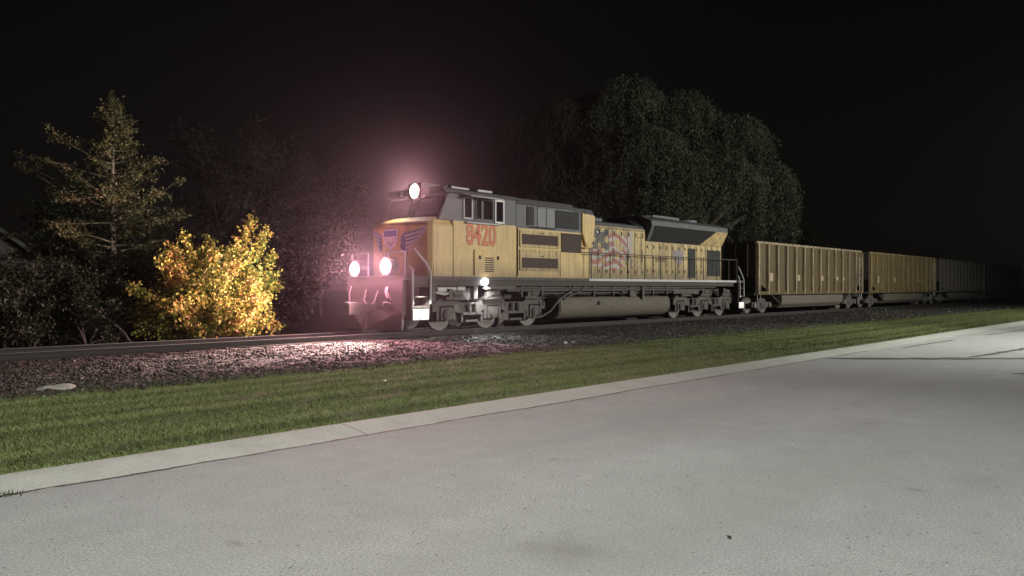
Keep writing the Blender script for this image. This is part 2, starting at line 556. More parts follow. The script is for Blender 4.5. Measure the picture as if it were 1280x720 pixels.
# grass blades, finest near the photographer
def blades():
    n = 430000
    x = np.where(rng.random(n) < .13, rng.uniform(-14, 1.6, n), 1.5 + 60 * rng.random(n) ** 1.75)
    y = 7.47 + rng.random(n) * 5.05
    y += np.where(y > 12.0, rng.normal(0, .28, n), 0) - np.where((y < 7.6) & (rng.random(n) < .35), rng.random(n) * .07, 0)
    keep = rng.random(n) < 1.0
    x, y = x[keep], y[keep]; n = len(x)
    z = strip_z(x, y) - .004
    far = np.clip(x / 25, .7, 2.2)
    h = rng.uniform(.018, .042, n) * (1 + .25 * np.sin(x * 2.1) * np.sin(y * 3.3)) * np.where(y < 7.6, .8, 1)
    wd = .009 * far
    a = rng.uniform(0, 2 * PI, n)
    lean = rng.normal(0, .022, (n, 2))
    p0 = np.stack([x - np.cos(a) * wd, y - np.sin(a) * wd, z], -1)
    p1 = np.stack([x + np.cos(a) * wd, y + np.sin(a) * wd, z], -1)
    p2 = np.stack([x + lean[:, 0], y + lean[:, 1] , z + h], -1)
    return np.stack([p0, p1, p2], 1).reshape(-1, 3), np.arange(3 * n).reshape(n, 3)
m, nt, b = new_mat('grass_blade')
v = coords(nt)
vy = coords(nt, (.02, 1.0, 1))
gi = N(nt, 'ShaderNodeNewGeometry')
c = ramp(nt, gi.outputs['Random Per Island'], [(0, (.105, .138, .045)), (.5, (.142, .172, .06)), (.9, (.178, .195, .08)), (1, (.26, .245, .13))])
band = noise(nt, 2.1, 1, .4, vy)
c = mix(nt, .9, c, ramp(nt, band, [(.36, (.34, .34, .34)), (.64, (.66, .66, .66))]), 'OVERLAY')
patch = noise(nt, .9, 4, .6, v)
c = mix(nt, ramp(nt, patch, [(.5, (0, 0, 0)), (.8, (.5, .5, .5))]), c, (.11, .10, .045))
nt.links.new(c, b.inputs['Base Color'])
b.inputs['Roughness'].default_value = .7
b.inputs['Specular IOR Level'].default_value = .2
vv, ff = blades()
tag(np_mesh('grass', vv, ff, m), 'short mown green lawn between the kerb and the ballast', 'grass', kind='stuff')

# ballast bed and loose stones
m, nt, b = new_mat('track_ballast')
v = coords(nt)
vo = N(nt, 'ShaderNodeTexVoronoi'); vo.inputs['Scale'].default_value = 14
nt.links.new(v, vo.inputs['Vector'])
sp = N(nt, 'ShaderNodeSeparateColor'); nt.links.new(vo.outputs['Color'], sp.inputs[0])
c = ramp(nt, sp.outputs[0], [(0, (.012, .01, .009)), (.6, (.022, .0185, .017)), (1, (.05, .044, .041))])
c = mix(nt, ramp(nt, noise(nt, .7, 4, .6, v), [(.4, (0, 0, 0)), (.7, (.8, .8, .8))]), c, (.07, .062, .055))
nt.links.new(c, b.inputs['Base Color']); b.inputs['Roughness'].default_value = .95
bump(nt, b, vo.outputs['Distance'], 1.0, .06)
tag(sheet('ballast_bed', 12.35, 24.6, .22, .18, .018, m, rag=.05), kind='structure')

m, nt, b = new_mat('ballast_stone')
gi = N(nt, 'ShaderNodeNewGeometry')
c = ramp(nt, gi.outputs['Random Per Island'], [(0, (.015, .0115, .0085)), (.45, (.026, .020, .0145)), (.92, (.041, .033, .025)), (.97, (.095, .082, .066)), (1, (.26, .24, .205))])
nt.links.new(c, b.inputs['Base Color']); b.inputs['Roughness'].default_value = .9
bump(nt, b, noise(nt, 60, 3, .7, coords(nt)), .4, .01)
def stones(n):
    t = (1 + 5 ** .5) / 2
    ico = np.array([(-1, t, 0), (1, t, 0), (-1, -t, 0), (1, -t, 0), (0, -1, t), (0, 1, t), (0, -1, -t), (0, 1, -t), (t, 0, -1), (t, 0, 1), (-t, 0, -1), (-t, 0, 1)], float)
    ico /= np.linalg.norm(ico[0])
    tri = np.array([(0, 11, 5), (0, 5, 1), (0, 1, 7), (0, 7, 10), (0, 10, 11), (1, 5, 9), (5, 11, 4), (11, 10, 2), (10, 7, 6), (7, 1, 8), (3, 9, 4), (3, 4, 2), (3, 2, 6), (3, 6, 8), (3, 8, 9), (4, 9, 5), (2, 4, 11), (6, 2, 10), (8, 6, 7), (9, 8, 1)])
    x = np.where(rng.random(n) < .12, rng.uniform(-14, 1.2, n), 1 + 64 * rng.random(n) ** 1.6)
    y = 12.3 + rng.random(n) * 11.0
    y = np.where(rng.random(n) < .12, 12.35 + rng.normal(0, .25, n), y)
    s = rng.uniform(.016, .036, n) * np.where(rng.random(n) < .05, 1.7, 1) * np.clip(x / 30, .9, 1.6)
    on_rail = (np.abs(y - 19.33) < .16) | (np.abs(y - 20.77) < .16)
    s = np.where(on_rail, .02, s)
    z = strip_z(x, y) + s * .35
    vs = ico[None] * rng.uniform(.6, 1.25, (n, 12, 1)) * (s[:, None, None] * rng.uniform(.6, 1.3, (n, 1, 3)))
    a = rng.uniform(0, 2 * PI, n); ca, sa = np.cos(a)[:, None], np.sin(a)[:, None]
    vx, vy_ = vs[..., 0] * ca - vs[..., 1] * sa, vs[..., 0] * sa + vs[..., 1] * ca
    vs = np.stack([vx + x[:, None], vy_ + y[:, None], vs[..., 2] * .8 + z[:, None]], -1)
    return vs.reshape(-1, 3), (tri[None] + (np.arange(n) * 12)[:, None, None]).reshape(-1, 3)
vv, ff = stones(90000)
tag(np_mesh('ballast_gravel', vv, ff, m), 'loose grey and brown ballast stones along the track', 'gravel', kind='stuff')

# ------------------------------------------------------------------ railway track
YC, RZ = 20.05, .19                                  # centre of the track, top of the rail
trk = thing('railway_track', 'rusty two-rail railway track on dark ballast under the train', 'railway track', (0, YC, 0))
for sgn in (-1, 1):
    yc = sgn * .755
    g = MB()
    g.prism([(yc - .07, .02), (yc + .07, .02), (yc + .07, .035), (yc + .012, .05), (yc + .012, .15), (yc + .036, .157), (yc + .036, .186), (yc - .036, .186), (yc - .036, .157), (yc - .012, .15), (yc - .012, .05), (yc - .07, .035)], 'x', X0, X1)
    g.box(X0, X1, yc - .030, yc + .030, .1865, .190, 1)
    g.build('rail', [M['rail'], M['railtop']], trk)
g = MB(); g.box(-.115, .115, -1.3, 1.3, -.16, .019)
tie0 = g.build('sleeper', M['tie'], trk, bevel=.008, loc=(-6.0, 0, 0))
for i in range(1, 100):
    t = copy_part(tie0, trk, i * .55)
    t.rotation_euler.z = random.uniform(-.02, .02)
    t.location.z = random.uniform(-.008, .0)

# ------------------------------------------------------------------ locomotive (x: 0 at the front platform, y: - towards the photographer, z: from rail top)
LX = 14.5
loco = thing('locomotive', 'yellow diesel freight locomotive with red number 8420 and three lit front lamps', 'locomotive', (LX, YC, RZ))

# frame and deck
g = MB()
g.box(.62, 22.0, -1.50, 1.50, 1.64, 1.755)
g.box(.9, 21.6, -1.46, 1.46, 1.46, 1.64)
g.box(1.5, 21.4, -.75, .75, 1.0, 1.46)
fr_ = g.build('frame', M['under'], loco, bevel=.01)
g = MB()
g.box(9.75, 21.75, -1.515, -1.503, 1.655, 1.75)
g.build('sill_stripe', M['lightgrey'], fr_)
g = MB(); g.box(1.75, 9.7, -1.512, -1.502, 1.66, 1.75)
g.build('sill_stripe', M['truck'], fr_)
# pipes and cables under the walkway
g = MB()
for z, y, a, bb, r in ((1.38, -1.44, 5.2, 16.6, .03), (1.30, -1.40, 5.2, 18.5, .045), (1.19, -1.36, 7.0, 16.2, .03), (1.41, -1.32, 6.0, 20, .03)):
    g.tube([(a, y, z), (bb, y, z)], r, 8)
for x in (5.9, 7.0, 8.6, 10.1, 11.4, 12.6, 14.3, 15.4):
    g.box(x, x + .07, -1.46, -1.3, 1.08, 1.47)
g.tube([(8.9, -1.45, 1.47), (8.6, -1.5, 1.25), (7.9, -1.52, .95), (7.45, -1.5, .55), (7.0, -1.45, .35), (6.6, -1.3, .3)], .035, 8)
g.tube([(9.6, -1.45, 1.47), (9.3, -1.5, 1.28), (8.6, -1.5, 1.1), (8.2, -1.5, .95)], .03, 8)
g.tube([(12.0, -1.47, 1.2), (12.4, -1.5, 1.35), (12.9, -1.5, 1.32), (13.1, -1.48, 1.15)], .03, 8)
g.box(12.55, 13.0, -1.48, -1.3, 1.02, 1.3)
g.box(13.4, 13.55, -1.52, -1.35, .95, 1.45)
g.box(16.0, 18.2, -1.44, -1.2, 1.12, 1.3)
g.build('underfloor_piping', M['truck'], loco, smooth=True)
# air reservoirs, pale, behind the front truck opening
g = MB()
g.cyl((2.6, -1.15, 1.33), 'x', .13, .9, 16); g.cyl((3.15, -1.2, 1.36), 'x', .12, .35, 16)
g.tube([(2.0, -1.3, 1.25), (2.4, -1.32, 1.18), (2.8, -1.3, 1.28)], .04, 8)
g.build('air_reservoir', M['lightgrey'], loco, smooth=True)
for bx in ((4.05, 5.6, -1.48, -1.34, 1.34, 1.455), (3.55, 3.75, -1.47, -1.3, 1.02, 1.455), (1.72, 1.9, -1.48, -1.3, .95, 1.455)):
    g = MB(); g.box(*bx); g.build('underfloor_bracket', M['truck'], loco, bevel=.01)

# nose and cab
def ring(pts, z): return [(x, y, z) for x, y in pts]
nose_pl = [(1.28, -.45), (1.28, .45), (1.62, 1.38), (1.75, 1.5), (2.6, 1.5), (2.6, -1.5), (1.75, -1.5), (1.62, -1.38)]
nose_in = [(1.34, -.42), (1.34, .42), (1.68, 1.30), (1.85, 1.40), (2.6, 1.40), (2.6, -1.40), (1.85, -1.40), (1.68, -1.30)]
nose_top = [(1.75, -.4), (1.75, .4), (2.0, 1.2), (2.1, 1.35), (2.6, 1.35), (2.6, -1.35), (2.1, -1.35), (2.0, -1.2)]
g = MB(); g.loft([ring(nose_pl, 1.757), ring(nose_pl, 3.38), ring(nose_in, 3.5), ring(nose_top, 3.66)])
nose = g.build('nose', M['yellow'], loco, bevel=.025)
g = MB(); g.box(1.262, 1.30, -.36, .36, 1.80, 3.25, 0); g.box(1.248, 1.264, .18, .26, 2.4, 2.6, 1)
g.build('nose_door', [M['yellow'], M['dark']], nose, bevel=.012)
g = MB(); g.box(2.605, 5.6, -1.5, 1.5, 1.757, 3.56)
cab = g.build('cab', M['yellow'], loco, bevel=.02)
g = MB()
g.prism([(2.0, 3.562), (2.42, 4.42), (5.6, 4.45), (5.6, 3.562)], 'y', -1.47, 1.47)
g.build('cab_upper', M['grey'], cab, bevel=.015)
g = MB()
g.prism([(-1.50, 4.44), (-1.42, 4.55), (-1.0, 4.65), (0, 4.69), (1.0, 4.65), (1.42, 4.55), (1.50, 4.44)], 'x', 2.3, 5.75)
g.box(2.9, 3.7, -1.1, -.6, 4.66, 4.72, 1); g.box(4.2, 4.9, -1.0, -.4, 4.67, 4.74, 1)
roof = g.build('cab_roof', [M['grey'], M['lightgrey']], cab)
# windscreen panes on the sloping front
def slope_quad(y0, y1, t0, t1, off):
    ax, az, bx, bz = 2.0, 3.562, 2.42, 4.42
    nx, nz = -(bz - az), (bx - ax); L = math.hypot(nx, nz); nx /= L; nz /= L
    P = lambda t, y, o: (ax + (bx - ax) * t + nx * o, y, az + (bz - az) * t + nz * o)
    return [P(t0, y0, off), P(t0, y1, off), P(t1, y1, off), P(t1, y0, off)], [P(t0, y0, off - .03), P(t0, y1, off - .03), P(t1, y1, off - .03), P(t1, y0, off - .03)]
for y0, y1 in ((-1.3, -.2), (.2, 1.3)):
    a_, b_ = slope_quad(y0 - .06, y1 + .06, .13, .93, .012)
    g = MB(); g.loft([b_, a_]); wf = g.build('windscreen', M['dark'], cab)
    a_, b_ = slope_quad(y0, y1, .18, .88, .02)
    g = MB(); g.loft([b_, a_]); g.build('pane', M['glass'], wf)
# side windows: frames standing proud, dark glass
def side_window(name, x0, x1, z0, z1, fm, fw=.055, y=-1.47, bar=None, parent=cab):
    g = MB()
    for bx in ((x0, x0 + fw, z0, z1), (x1 - fw, x1, z0, z1), (x0 + fw, x1 - fw, z0, z0 + fw), (x0 + fw, x1 - fw, z1 - fw, z1)):
        g.box(bx[0], bx[1], y - .045, y - .002, bx[2], bx[3])
    if bar: g.box(bar, bar + .1, y - .05, y - .006, z0 + fw, z1 - fw, 0)
    f = g.build(name, fm, parent, bevel=.006)
    g = MB(); g.box(x0 + fw, x1 - fw, y - .012, y - .003, z0 + fw, z1 - fw); g.build('pane', M['glass'], f)
    return f
side_window('side_window', 3.05, 3.48, 3.64, 4.36, M['lightgrey'])
side_window('sliding_window', 3.60, 4.45, 3.64, 4.34, M['grey'], .045, bar=3.86)
side_window('side_window', 4.52, 4.98, 3.58, 4.38, M['white'], .06)
g = MB(); g.add([(2.95, -1.5, 4.47), (4.55, -1.5, 4.47), (4.5, -1.92, 4.36), (3.02, -1.92, 4.36), (2.95, -1.5, 4.445), (4.55, -1.5, 4.445), (4.5, -1.92, 4.335), (3.02, -1.92, 4.335)],
                [(0, 1, 2, 3), (7, 6, 5, 4), (0, 4, 5, 1), (1, 5, 6, 2), (2, 6, 7, 3), (3, 7, 4, 0)])
g.build('sun_shade', M['lightgrey'], cab)
g = MB(); g.box(3.1, 4.75, -1.62, -1.50, 3.50, 3.545); g.build('arm_rest', M['lightgrey'], cab, bevel=.01)
# access door with louvre under the number
g = MB(); g.box(3.52, 4.88, -1.545, -1.502, 1.80, 2.66)
ldoor = g.build('access_door', M['yellow'], cab, bevel=.008)
g = MB()
for i in range(7): g.box(4.0, 4.42, -1.552, -1.546, 1.92 + i * .075, 1.955 + i * .075)
g.build('louvre', M['dark'], ldoor)
for x in (3.76, 4.62):
    g = MB(); g.box(x - .035, x + .035, -1.575, -1.546, 2.34, 2.46); g.build('latch', M['dark'], ldoor)
# cab number in red with a dark edge
def text_mesh(name, txt, size, mat, parent, loc, rot, offset=0.0, extrude=.003, xscale=1.0, space=1.0):
    cu = bpy.data.curves.new('lettering', 'FONT')
    cu.body = txt; cu.size = size; cu.offset = offset; cu.extrude = extrude; cu.space_character = space
    to = bpy.data.objects.new('lettering', cu); COL.objects.link(to)
    dg = bpy.context.evaluated_depsgraph_get()
    me = bpy.data.meshes.new_from_object(to.evaluated_get(dg))
    bpy.data.objects.remove(to)
    me.materials.clear(); me.materials.append(mat)
    o = bpy.data.objects.new(name, me); COL.objects.link(o)
    o.parent = parent; o.location = loc; o.rotation_euler = rot; o.scale = (xscale, 1, 1)
    return o
num = text_mesh('road_number', '8420', 1.0, M['red_edge'], cab, (3.17, -1.505, 2.83), (PI / 2, 0, 0), .035, .002, .70)
text_mesh('digits', '8420', 1.0, M['red'], num, (0, 0, .004), (0, 0, 0), .008, .002, 1.0)
# winged shield across the nose
def on_facet(u, z, o=.006):
    """u: metres from the nose centre line along the surface, towards the photographer is +"""
    if u <= .45: return (1.28 - o, -u, z)
    d = Vector((1.62 - 1.28, -(1.38 - .45))).normalized()
    nrm = Vector((d.y, -d.x))
    if nrm.x > 0: nrm = -nrm
    p = Vector((1.28, -.45)) + d * (u - .45) + nrm * o
    return (p.x, p.y, z)
def decal(g, poly, mi, o):
    vs = [on_facet(u, z, o) for u, z in poly]
    g.add(vs, [tuple(range(len(vs)))], mi)
g = MB()
# wing outline (pale) then dark feathers
def wing(sign):
    q = [(.47, 2.62), (.52, 3.12), (1.42, 3.32), (1.36, 3.16), (1.24, 3.0), (1.10, 2.84), (.82, 2.68), (.62, 2.50)]
    return q
gw = MB(); decal(gw, wing(1), 0, .005)
for k, (u0, u1, z0, z1, th) in enumerate(((.56, 1.34, 3.05, 3.24, .06), (.60, 1.24, 2.94, 3.10, .055), (.60, 1.12, 2.82, 2.95, .055), (.62, .96, 2.69, 2.79, .05), (.6, .78, 2.57, 2.63, .045))):
    decal(gw, [(u0, z0), (u0, z0 + th), (u1, z1 + th * .6), (u1 - .05, z1)], 1, .009)
decal(gw, [(.47, 2.64), (.49, 3.05), (.60, 3.08), (.66, 2.95), (.63, 2.55)], 1, .008)
# a mirror wing on the far half
gw2 = MB(); gw2.v = [(x, -y, z) for x, y, z in gw.v]; gw2.f = [tuple(reversed(f)) for f in gw.f]; gw2.m = list(gw.m)
gw.build('wing_emblem', [M['logo_white'], M['logo_blue']], nose)
gw2.build('wing_emblem', [M['logo_white'], M['logo_blue']], nose)
g = MB()
sh = [(-.36, 3.28), (.36, 3.28), (.38, 3.05), (.30, 2.80), (0, 2.60), (-.30, 2.80), (-.38, 3.05)]
g.add([(1.2455, -u, z) for u, z in sh], [tuple(range(7))], 0)
g.add([(1.2435, -u * .86, 2.95 + (z - 2.95) * .84) for u, z in sh[:3] + sh[6:]], [(0, 1, 2, 3)], 1)
g.add([(1.2435, -u, z) for u, z in [(.3, 3.0), (.24, 2.84), (0, 2.68), (-.24, 2.84), (-.3, 3.0)]], [(0, 1, 2, 3, 4)], 2)
for u in (-.18, -.06, .06, .18):
    g.add([(1.2425, -uu, zz) for uu, zz in [(u - .03, 2.99), (u + .03, 2.99), (u + .03, 2.86), (u - .03, 2.86)]], [(0, 1, 2, 3)], 0)
g.build('shield_emblem', [M['logo_white'], M['logo_blue'], M['shield']], nose)

# equipment cabinet behind the cab
g = MB()
g.box(5.62, 9.25, -1.49, 1.49, 1.757, 3.49)
g.box(9.25, 10.05, -1.40, 1.40, 2.95, 3.49)
g.box(9.25, 10.2, -1.12, 1.12, 1.757, 2.95)
cabt = g.build('equipment_cabinet', M['yellow'], loco, bevel=.012)
g = MB()
g.prism([(-1.46, 3.492), (-1.46, 4.38), (-1.32, 4.55), (-.9, 4.63), (.9, 4.63), (1.32, 4.55), (1.46, 4.38), (1.46, 3.492)], 'x', 5.62, 8.9)
g.prism([(-1.46, 3.492), (-1.46, 4.25), (-1.36, 4.42), (-1.0, 4.52), (1.0, 4.52), (1.36, 4.42), (1.46, 4.25), (1.46, 3.492)], 'x', 8.9, 10.1)
for x in (6.15, 6.75, 8.85, 9.5): g.box(x, x + .025, -1.475, -1.46, 3.55, 4.36, 1)
g.box(5.65, 8.9, -1.485, -1.455, 4.33, 4.37, 1)
cup = g.build('cabinet_upper', [M['grey'], M['dark']], cabt)
for x0, x1, z0, z1 in ((6.2, 6.55, 3.62, 4.28), (7.75, 9.15, 3.60, 4.26)):
    g = MB(); g.box(x0, x1, -1.476, -1.462, z0, z1)
    for k in range(int((x1 - x0) / .12)): g.box(x0 + .05 + k * .12, x0 + .08 + k * .12, -1.484, -1.476, z0, z1)
    g.build('intake_grille', M['dark'], cup)
for x0, x1 in ((6.75, 7.2), (7.24, 7.7)):
    g = MB(); g.box(x0, x1, -1.478, -1.461, 3.58, 4.26); g.build('cover_panel', M['midgrey'], cup, bevel=.006)
g = MB(); g.tube([(6.3, -1.55, 3.56), (7.7, -1.55, 3.56)], .014, 6); g.tube([(6.3, -1.55, 3.56), (6.3, -1.47, 3.56)], .014, 6); g.tube([(7.7, -1.55, 3.56), (7.7, -1.47, 3.56)], .014, 6)
g.build('grab_iron', M['dark'], cup)
# tapered filter duct at the back of the cabinet
g = MB(); g.prism([(9.3, 4.25), (10.12, 4.2), (10.05, 3.35), (9.85, 3.0), (9.55, 3.0), (9.3, 3.5)], 'y', -1.52, -1.0); g.build('filter_duct', M['yellow'], cabt, bevel=.02)
# screened panels
for z0, z1 in ((2.83, 3.43), (2.0, 2.75)):
    g = MB(); g.box(5.75, 7.95, -1.53, -1.492, z0, z1); p_ = g.build('panel', M['yellow_old'], cabt, bevel=.008)
    zz = z0 + .10
    g = MB(); g.box(5.85, 7.82, -1.537, -1.531, zz, zz + .36)
    g.build('screen', M['mesh'], p_)
    g = MB(); g.box(6.9, 7.0, -1.545, -1.531, zz + .40, zz + .44); g.build('latch', M['dark'], p_)
g = MB(); g.box(8.05, 9.24, -1.515, -1.492, 2.72, 3.43); g.build('screen', M['mesh'], cabt)
g = MB(); g.box(5.64, 5.67, -1.515, -1.50, 1.8, 3.48); g.box(7.98, 8.01, -1.5, -1.491, 1.8, 2.7); g.build('seam', M['dark'], cabt)

# engine hood with doors
g = MB()
g.prism([(-1.12, 1.757), (-1.12, 3.84), (-1.0, 4.02), (-.6, 4.12), (.6, 4.12), (1.0, 4.02), (1.12, 3.84), (1.12, 1.757)], 'x', 10.2, 14.2, 0)
for k in range(8):
    x = 10.25 + k * .52
    g.box(x, x + .022, -1.128, -1.119, 1.9, 3.78, 1)
    g.box(x + .1, x + .14, -1.145, -1.12, 3.55, 3.72, 1); g.box(x + .1, x + .14, -1.14, -1.12, 2.0, 2.12, 1)
    if k % 2: g.tube([(x + .06, -1.16, 2.5), (x + .06, -1.16, 3.0)], .012, 6, 1)
hood = g.build('engine_hood', [M['yellow_old'], M['dark']], loco)
g = MB()
g.prism([(-1.135, 3.80), (-1.01, 4.03), (-.6, 4.135), (.6, 4.135), (1.01, 4.03), (1.135, 3.80), (1.0, 3.8), (.6, 3.9), (-.6, 3.9), (-1.0, 3.8)], 'x', 10.21, 14.19)
g.box(11.2, 12.0, -.45, .45, 4.13, 4.28)
g.build('hood_roof', M['grey'], hood)
g = MB(); g.prism([(-1.13, 3.5), (-1.02, 4.05), (-.6, 4.30), (.6, 4.30), (1.02, 4.05), (1.13, 3.5)], 'x', 13.55, 14.45); g.build('exhaust_housing', M['dark'], hood, bevel=.03)
# lower hood under the radiator
g = MB()
g.box(14.2, 20.95, -1.12, 1.12, 1.757, 3.40)
for k in range(13):
    x = 14.24 + k * .52
    g.box(x, x + .022, -1.128, -1.119, 1.9, 3.36, 1)
    g.box(x + .1, x + .14, -1.145, -1.12, 3.1, 3.24, 1); g.box(x + .1, x + .14, -1.14, -1.12, 2.05, 2.2, 1)
    if k % 2: g.tube([(x + .06, -1.16, 2.3), (x + .06, -1.16, 2.8)], .012, 6, 1)
hood2 = g.build('radiator_hood', [M['yellow_old'], M['dark']], loco)
g = MB(); g.box(17.75, 18.42, -1.14, -1.118, 1.85, 3.22); g.build('door_opening', M['dark'], hood2)
g = MB(); g.box(19.55, 20.85, -1.14, -1.118, 1.95, 3.2); g.build('screen', M['dark'], hood2)
# flared radiator housing
def rad_sec(x, out):
    return [(x, -1.13, 3.402), (x, -1.13 - .36 * out, 4.08), (x, -1.10 - .34 * out, 4.30), (x, -.85, 4.50), (x, .85, 4.50), (x, 1.10 + .34 * out, 4.30), (x, 1.13 + .36 * out, 4.08), (x, 1.13, 3.402)]
g = MB(); g.loft([rad_sec(14.3, .8), rad_sec(14.7, 1), rad_sec(19.9, 1), rad_sec(20.93, 1)])
rad = g.build('radiator', M['grey'], loco)
g = MB()   # dark intake
def rp(x, t, o=.012): return (x, -1.13 - .36 * t - o, 3.402 + (4.08 - 3.402) * t + .0)
g.add([rp(14.5, .03), rp(18.75, .03), rp(19.75, .99), rp(14.5, .99)], [(0, 1, 2, 3)])
g.add([rp(14.5, .03, .002), rp(18.75, .03, .002), rp(19.75, .99, .002), rp(14.5, .99, .002)], [(3, 2, 1, 0)])
g.build('radiator_intake', M['dark'], rad)
g = MB()
g.add([rp(18.8, .02), rp(20.93, .02), rp(20.93, .99), rp(19.83, .99)], [(0, 1, 2, 3)])
g.add([rp(20.94, .0), (20.94, 1.13, 3.402), (20.94, 1.46, 4.08), rp(20.94, 1.0)], [(0, 1, 2, 3)])
g.build('end_panel', M['yellow_old'], rad)
for x in (15.8, 17.5, 19.2):
    g = MB(); g.cyl((x, 0, 4.55), 'z', .68, .16, 24); g.build('fan', M['grey'], rad)
g = MB(); g.box(15.0, 17.2, -1.0, -.9, 4.50, 4.60); g.build('roof_rail', M['grey'], rad)
# faded waving flag painted on the engine hood: a generic stars-and-stripes canton with wavy stripes
nu, nv = 96, 56
gd = {k: MB() for k in ('red', 'white', 'blue')}
fx0, fx1, fz0, fz1 = 10.3, 14.0, 1.9, 3.78
rnd = random.Random(3)
holes = [(rnd.random(), rnd.random(), rnd.uniform(.015, .05)) for _ in range(40)]
def flag_kind(u, v):
    if any((u - a) ** 2 + ((v - b_) * .7) ** 2 < r * r for a, b_, r in holes): return None
    if u < .34 and v > .52 + .05 * math.sin(u * 9): return 'blue' if (math.sin(u * 75) * math.sin(v * 42) < .93) else 'white'
    if .70 < u < .80 and .42 < v < .98: return 'white' if v > .46 else None
    if u > .80: return None
    if .66 < u < .78 and .17 < v < .48 - 1.2 * abs(u - .72): return 'blue'
    ph = v * 5.2 + .75 * math.sin(u * 8.2 + 1.0) + .9 * u
    if v < .14 + .05 * math.sin(u * 12): return None
    if u > .34 and v > .93 - .25 * abs(u - .5): return None
    return 'red' if (ph % 1.0) < .52 else 'white'
for i in range(nu):
    for j in range(nv):
        k = flag_kind((i + .5) / nu, (j + .5) / nv)
        if k:
            xa, xb = fx0 + (fx1 - fx0) * i / nu, fx0 + (fx1 - fx0) * (i + 1) / nu
            za, zb = fz0 + (fz1 - fz0) * j / nv, fz0 + (fz1 - fz0) * (j + 1) / nv
            gd[k].add([(xa, -1.124, za), (xb, -1.124, za), (xb, -1.124, zb), (xa, -1.124, zb)], [(0, 1, 2, 3)])
fm = MB()
for mi, k in enumerate(('red', 'white', 'blue')):
    fm.add(gd[k].v, gd[k].f, mi)
fm.build('flag_mural', [M['flag_red'], M['flag_white'], M['flag_blue']], hood)
# small shield and a line of worn-off lettering on the radiator hood
g = MB(); g.add([(x, -1.134, z) for x, z in [(16.55, 3.1), (17.35, 3.1), (17.38, 2.85), (17.25, 2.6), (16.95, 2.42), (16.65, 2.6), (16.52, 2.85)]], [tuple(range(7))])
g.build('shield_emblem', M['shield'], hood2)
g = MB()
for k in range(5):
    x = 15.02 + k * .17
    for bx in ((0, .03, 0, .2), (.08, .11, .02, .2), (.0, .1, .17, .2), (.02, .1, .08, .11))[: 2 + (k * 7) % 3]:
        g.box(x + bx[0], x + bx[1], -1.131, -1.127, 2.52 + bx[2], 2.52 + bx[3])
g.build('worn_lettering', M['truck_dark'], hood2)
# white discs painted in for small bright glints
for x, y, z in ((17.35, -1.2, 3.33), (11.2, -1.14, 2.2), (13.6, -1.14, 2.35), (10.75, -1.14, 3.62)):
    g = MB(); g.cyl((x, y, z), 'y', .045, .03, 12); g.build('glint_disc', M['white'], loco)

# handrails
def rail_part(name, paths, mat, r=.018, parent=loco):
    g = MB()
    for p in paths: g.tube(p, r, 6)
    return g.build(name, mat, parent, smooth=True)
hr = rail_part('handrail', [[(9.3, -1.45, 2.75), (10.0, -1.45, 2.76), (21.9, -1.45, 2.78)], [(9.3, -1.45, 2.75), (9.3, -1.42, 2.75)]], M['truck_dark'], .02)
for k in range(10):
    x = 9.95 + k * 1.24
    rail_part('stanchion', [[(x, -1.45, 1.757), (x, -1.45, 2.76)]], M['truck_dark'], .022)
rail_part('handrail', [[(9.3, 1.45, 2.75), (21.9, 1.45, 2.78)]] + [[(9.9 + k * 1.5, 1.45, 1.757), (9.9 + k * 1.5, 1.45, 2.76)] for k in range(9)], M['truck_dark'], .02)
# rear end: platform rails, step rails, steps
rail_part('end_handrail', [[(21.95, -1.45, 1.757), (21.95, -1.45, 2.8)], [(21.9, -1.45, 2.78), (22.0, -.4, 2.75), (22.0, -.4, 1.757)], [(21.9, 1.45, 2.78), (22.0, .4, 2.75), (22.0, .4, 1.757)]], M['truck_dark'], .022)
rail_part('step_rail', [[(22.05, -1.48, 2.45), (22.35, -1.5, 2.1), (22.6, -1.5, 1.8), (22.62, -1.5, .95)]], M['lightgrey'], .028)
rail_part('step_rail', [[(22.0, -1.5, 2.0), (22.15, -1.52, 1.7), (22.15, -1.52, .9)]], M['lightgrey'], .028)
g = MB()
for z in (.55, .95, 1.35): g.box(22.0, 22.6, -1.5, -1.05, z, z + .03)
g.box(22.0, 22.03, -1.5, -1.05, .5, 1.64); g.box(22.58, 22.62, -1.5, -1.05, .45, 1.64); g.box(22.0, 22.62, -1.05, -1.0, .5, 1.64)
g.box(21.9, 22.62, -1.5, 1.5, 1.645, 1.75)
g.build('rear_steps', M['truck_dark'], loco)
g = MB(); g.box(22.04, 22.57, -1.525, -1.502, .36, .66); g.build('step_toe_board', M['white'], loco, bevel=.01)
# front steps
g = MB()
for z in (.80, 1.10, 1.42): g.box(.93, 1.58, -1.48, -1.0, z, z + .035)
g.box(.90, .94, -1.48, -1.0, .40, 1.64); g.box(1.58, 1.64, -1.48, -1.0, .40, 1.64); g.box(.9, 1.64, -1.0, -.95, .4, 1.64)
g.box(.93, 1.58, -1.49, -1.46, .77, .835)
g.build('front_steps', M['under'], loco, bevel=.004)
g = MB(); g.box(.93, 1.23, -1.51, -1.485, .40, .74); g.box(1.245, 1.57, -1.51, -1.485, .40, .74); g.build('step_toe_board', M['white'], loco, bevel=.01)
rail_part('step_rail', [[(1.62, -1.53, .9), (1.62, -1.53, 1.9), (1.45, -1.52, 2.15), (1.1, -1.35, 2.6)]], M['lightgrey'], .035)
rail_part('step_rail', [[(.90, -1.53, .85), (.90, -1.53, 1.95), (.85, -1.4, 2.05)]], M['lightgrey'], .035)
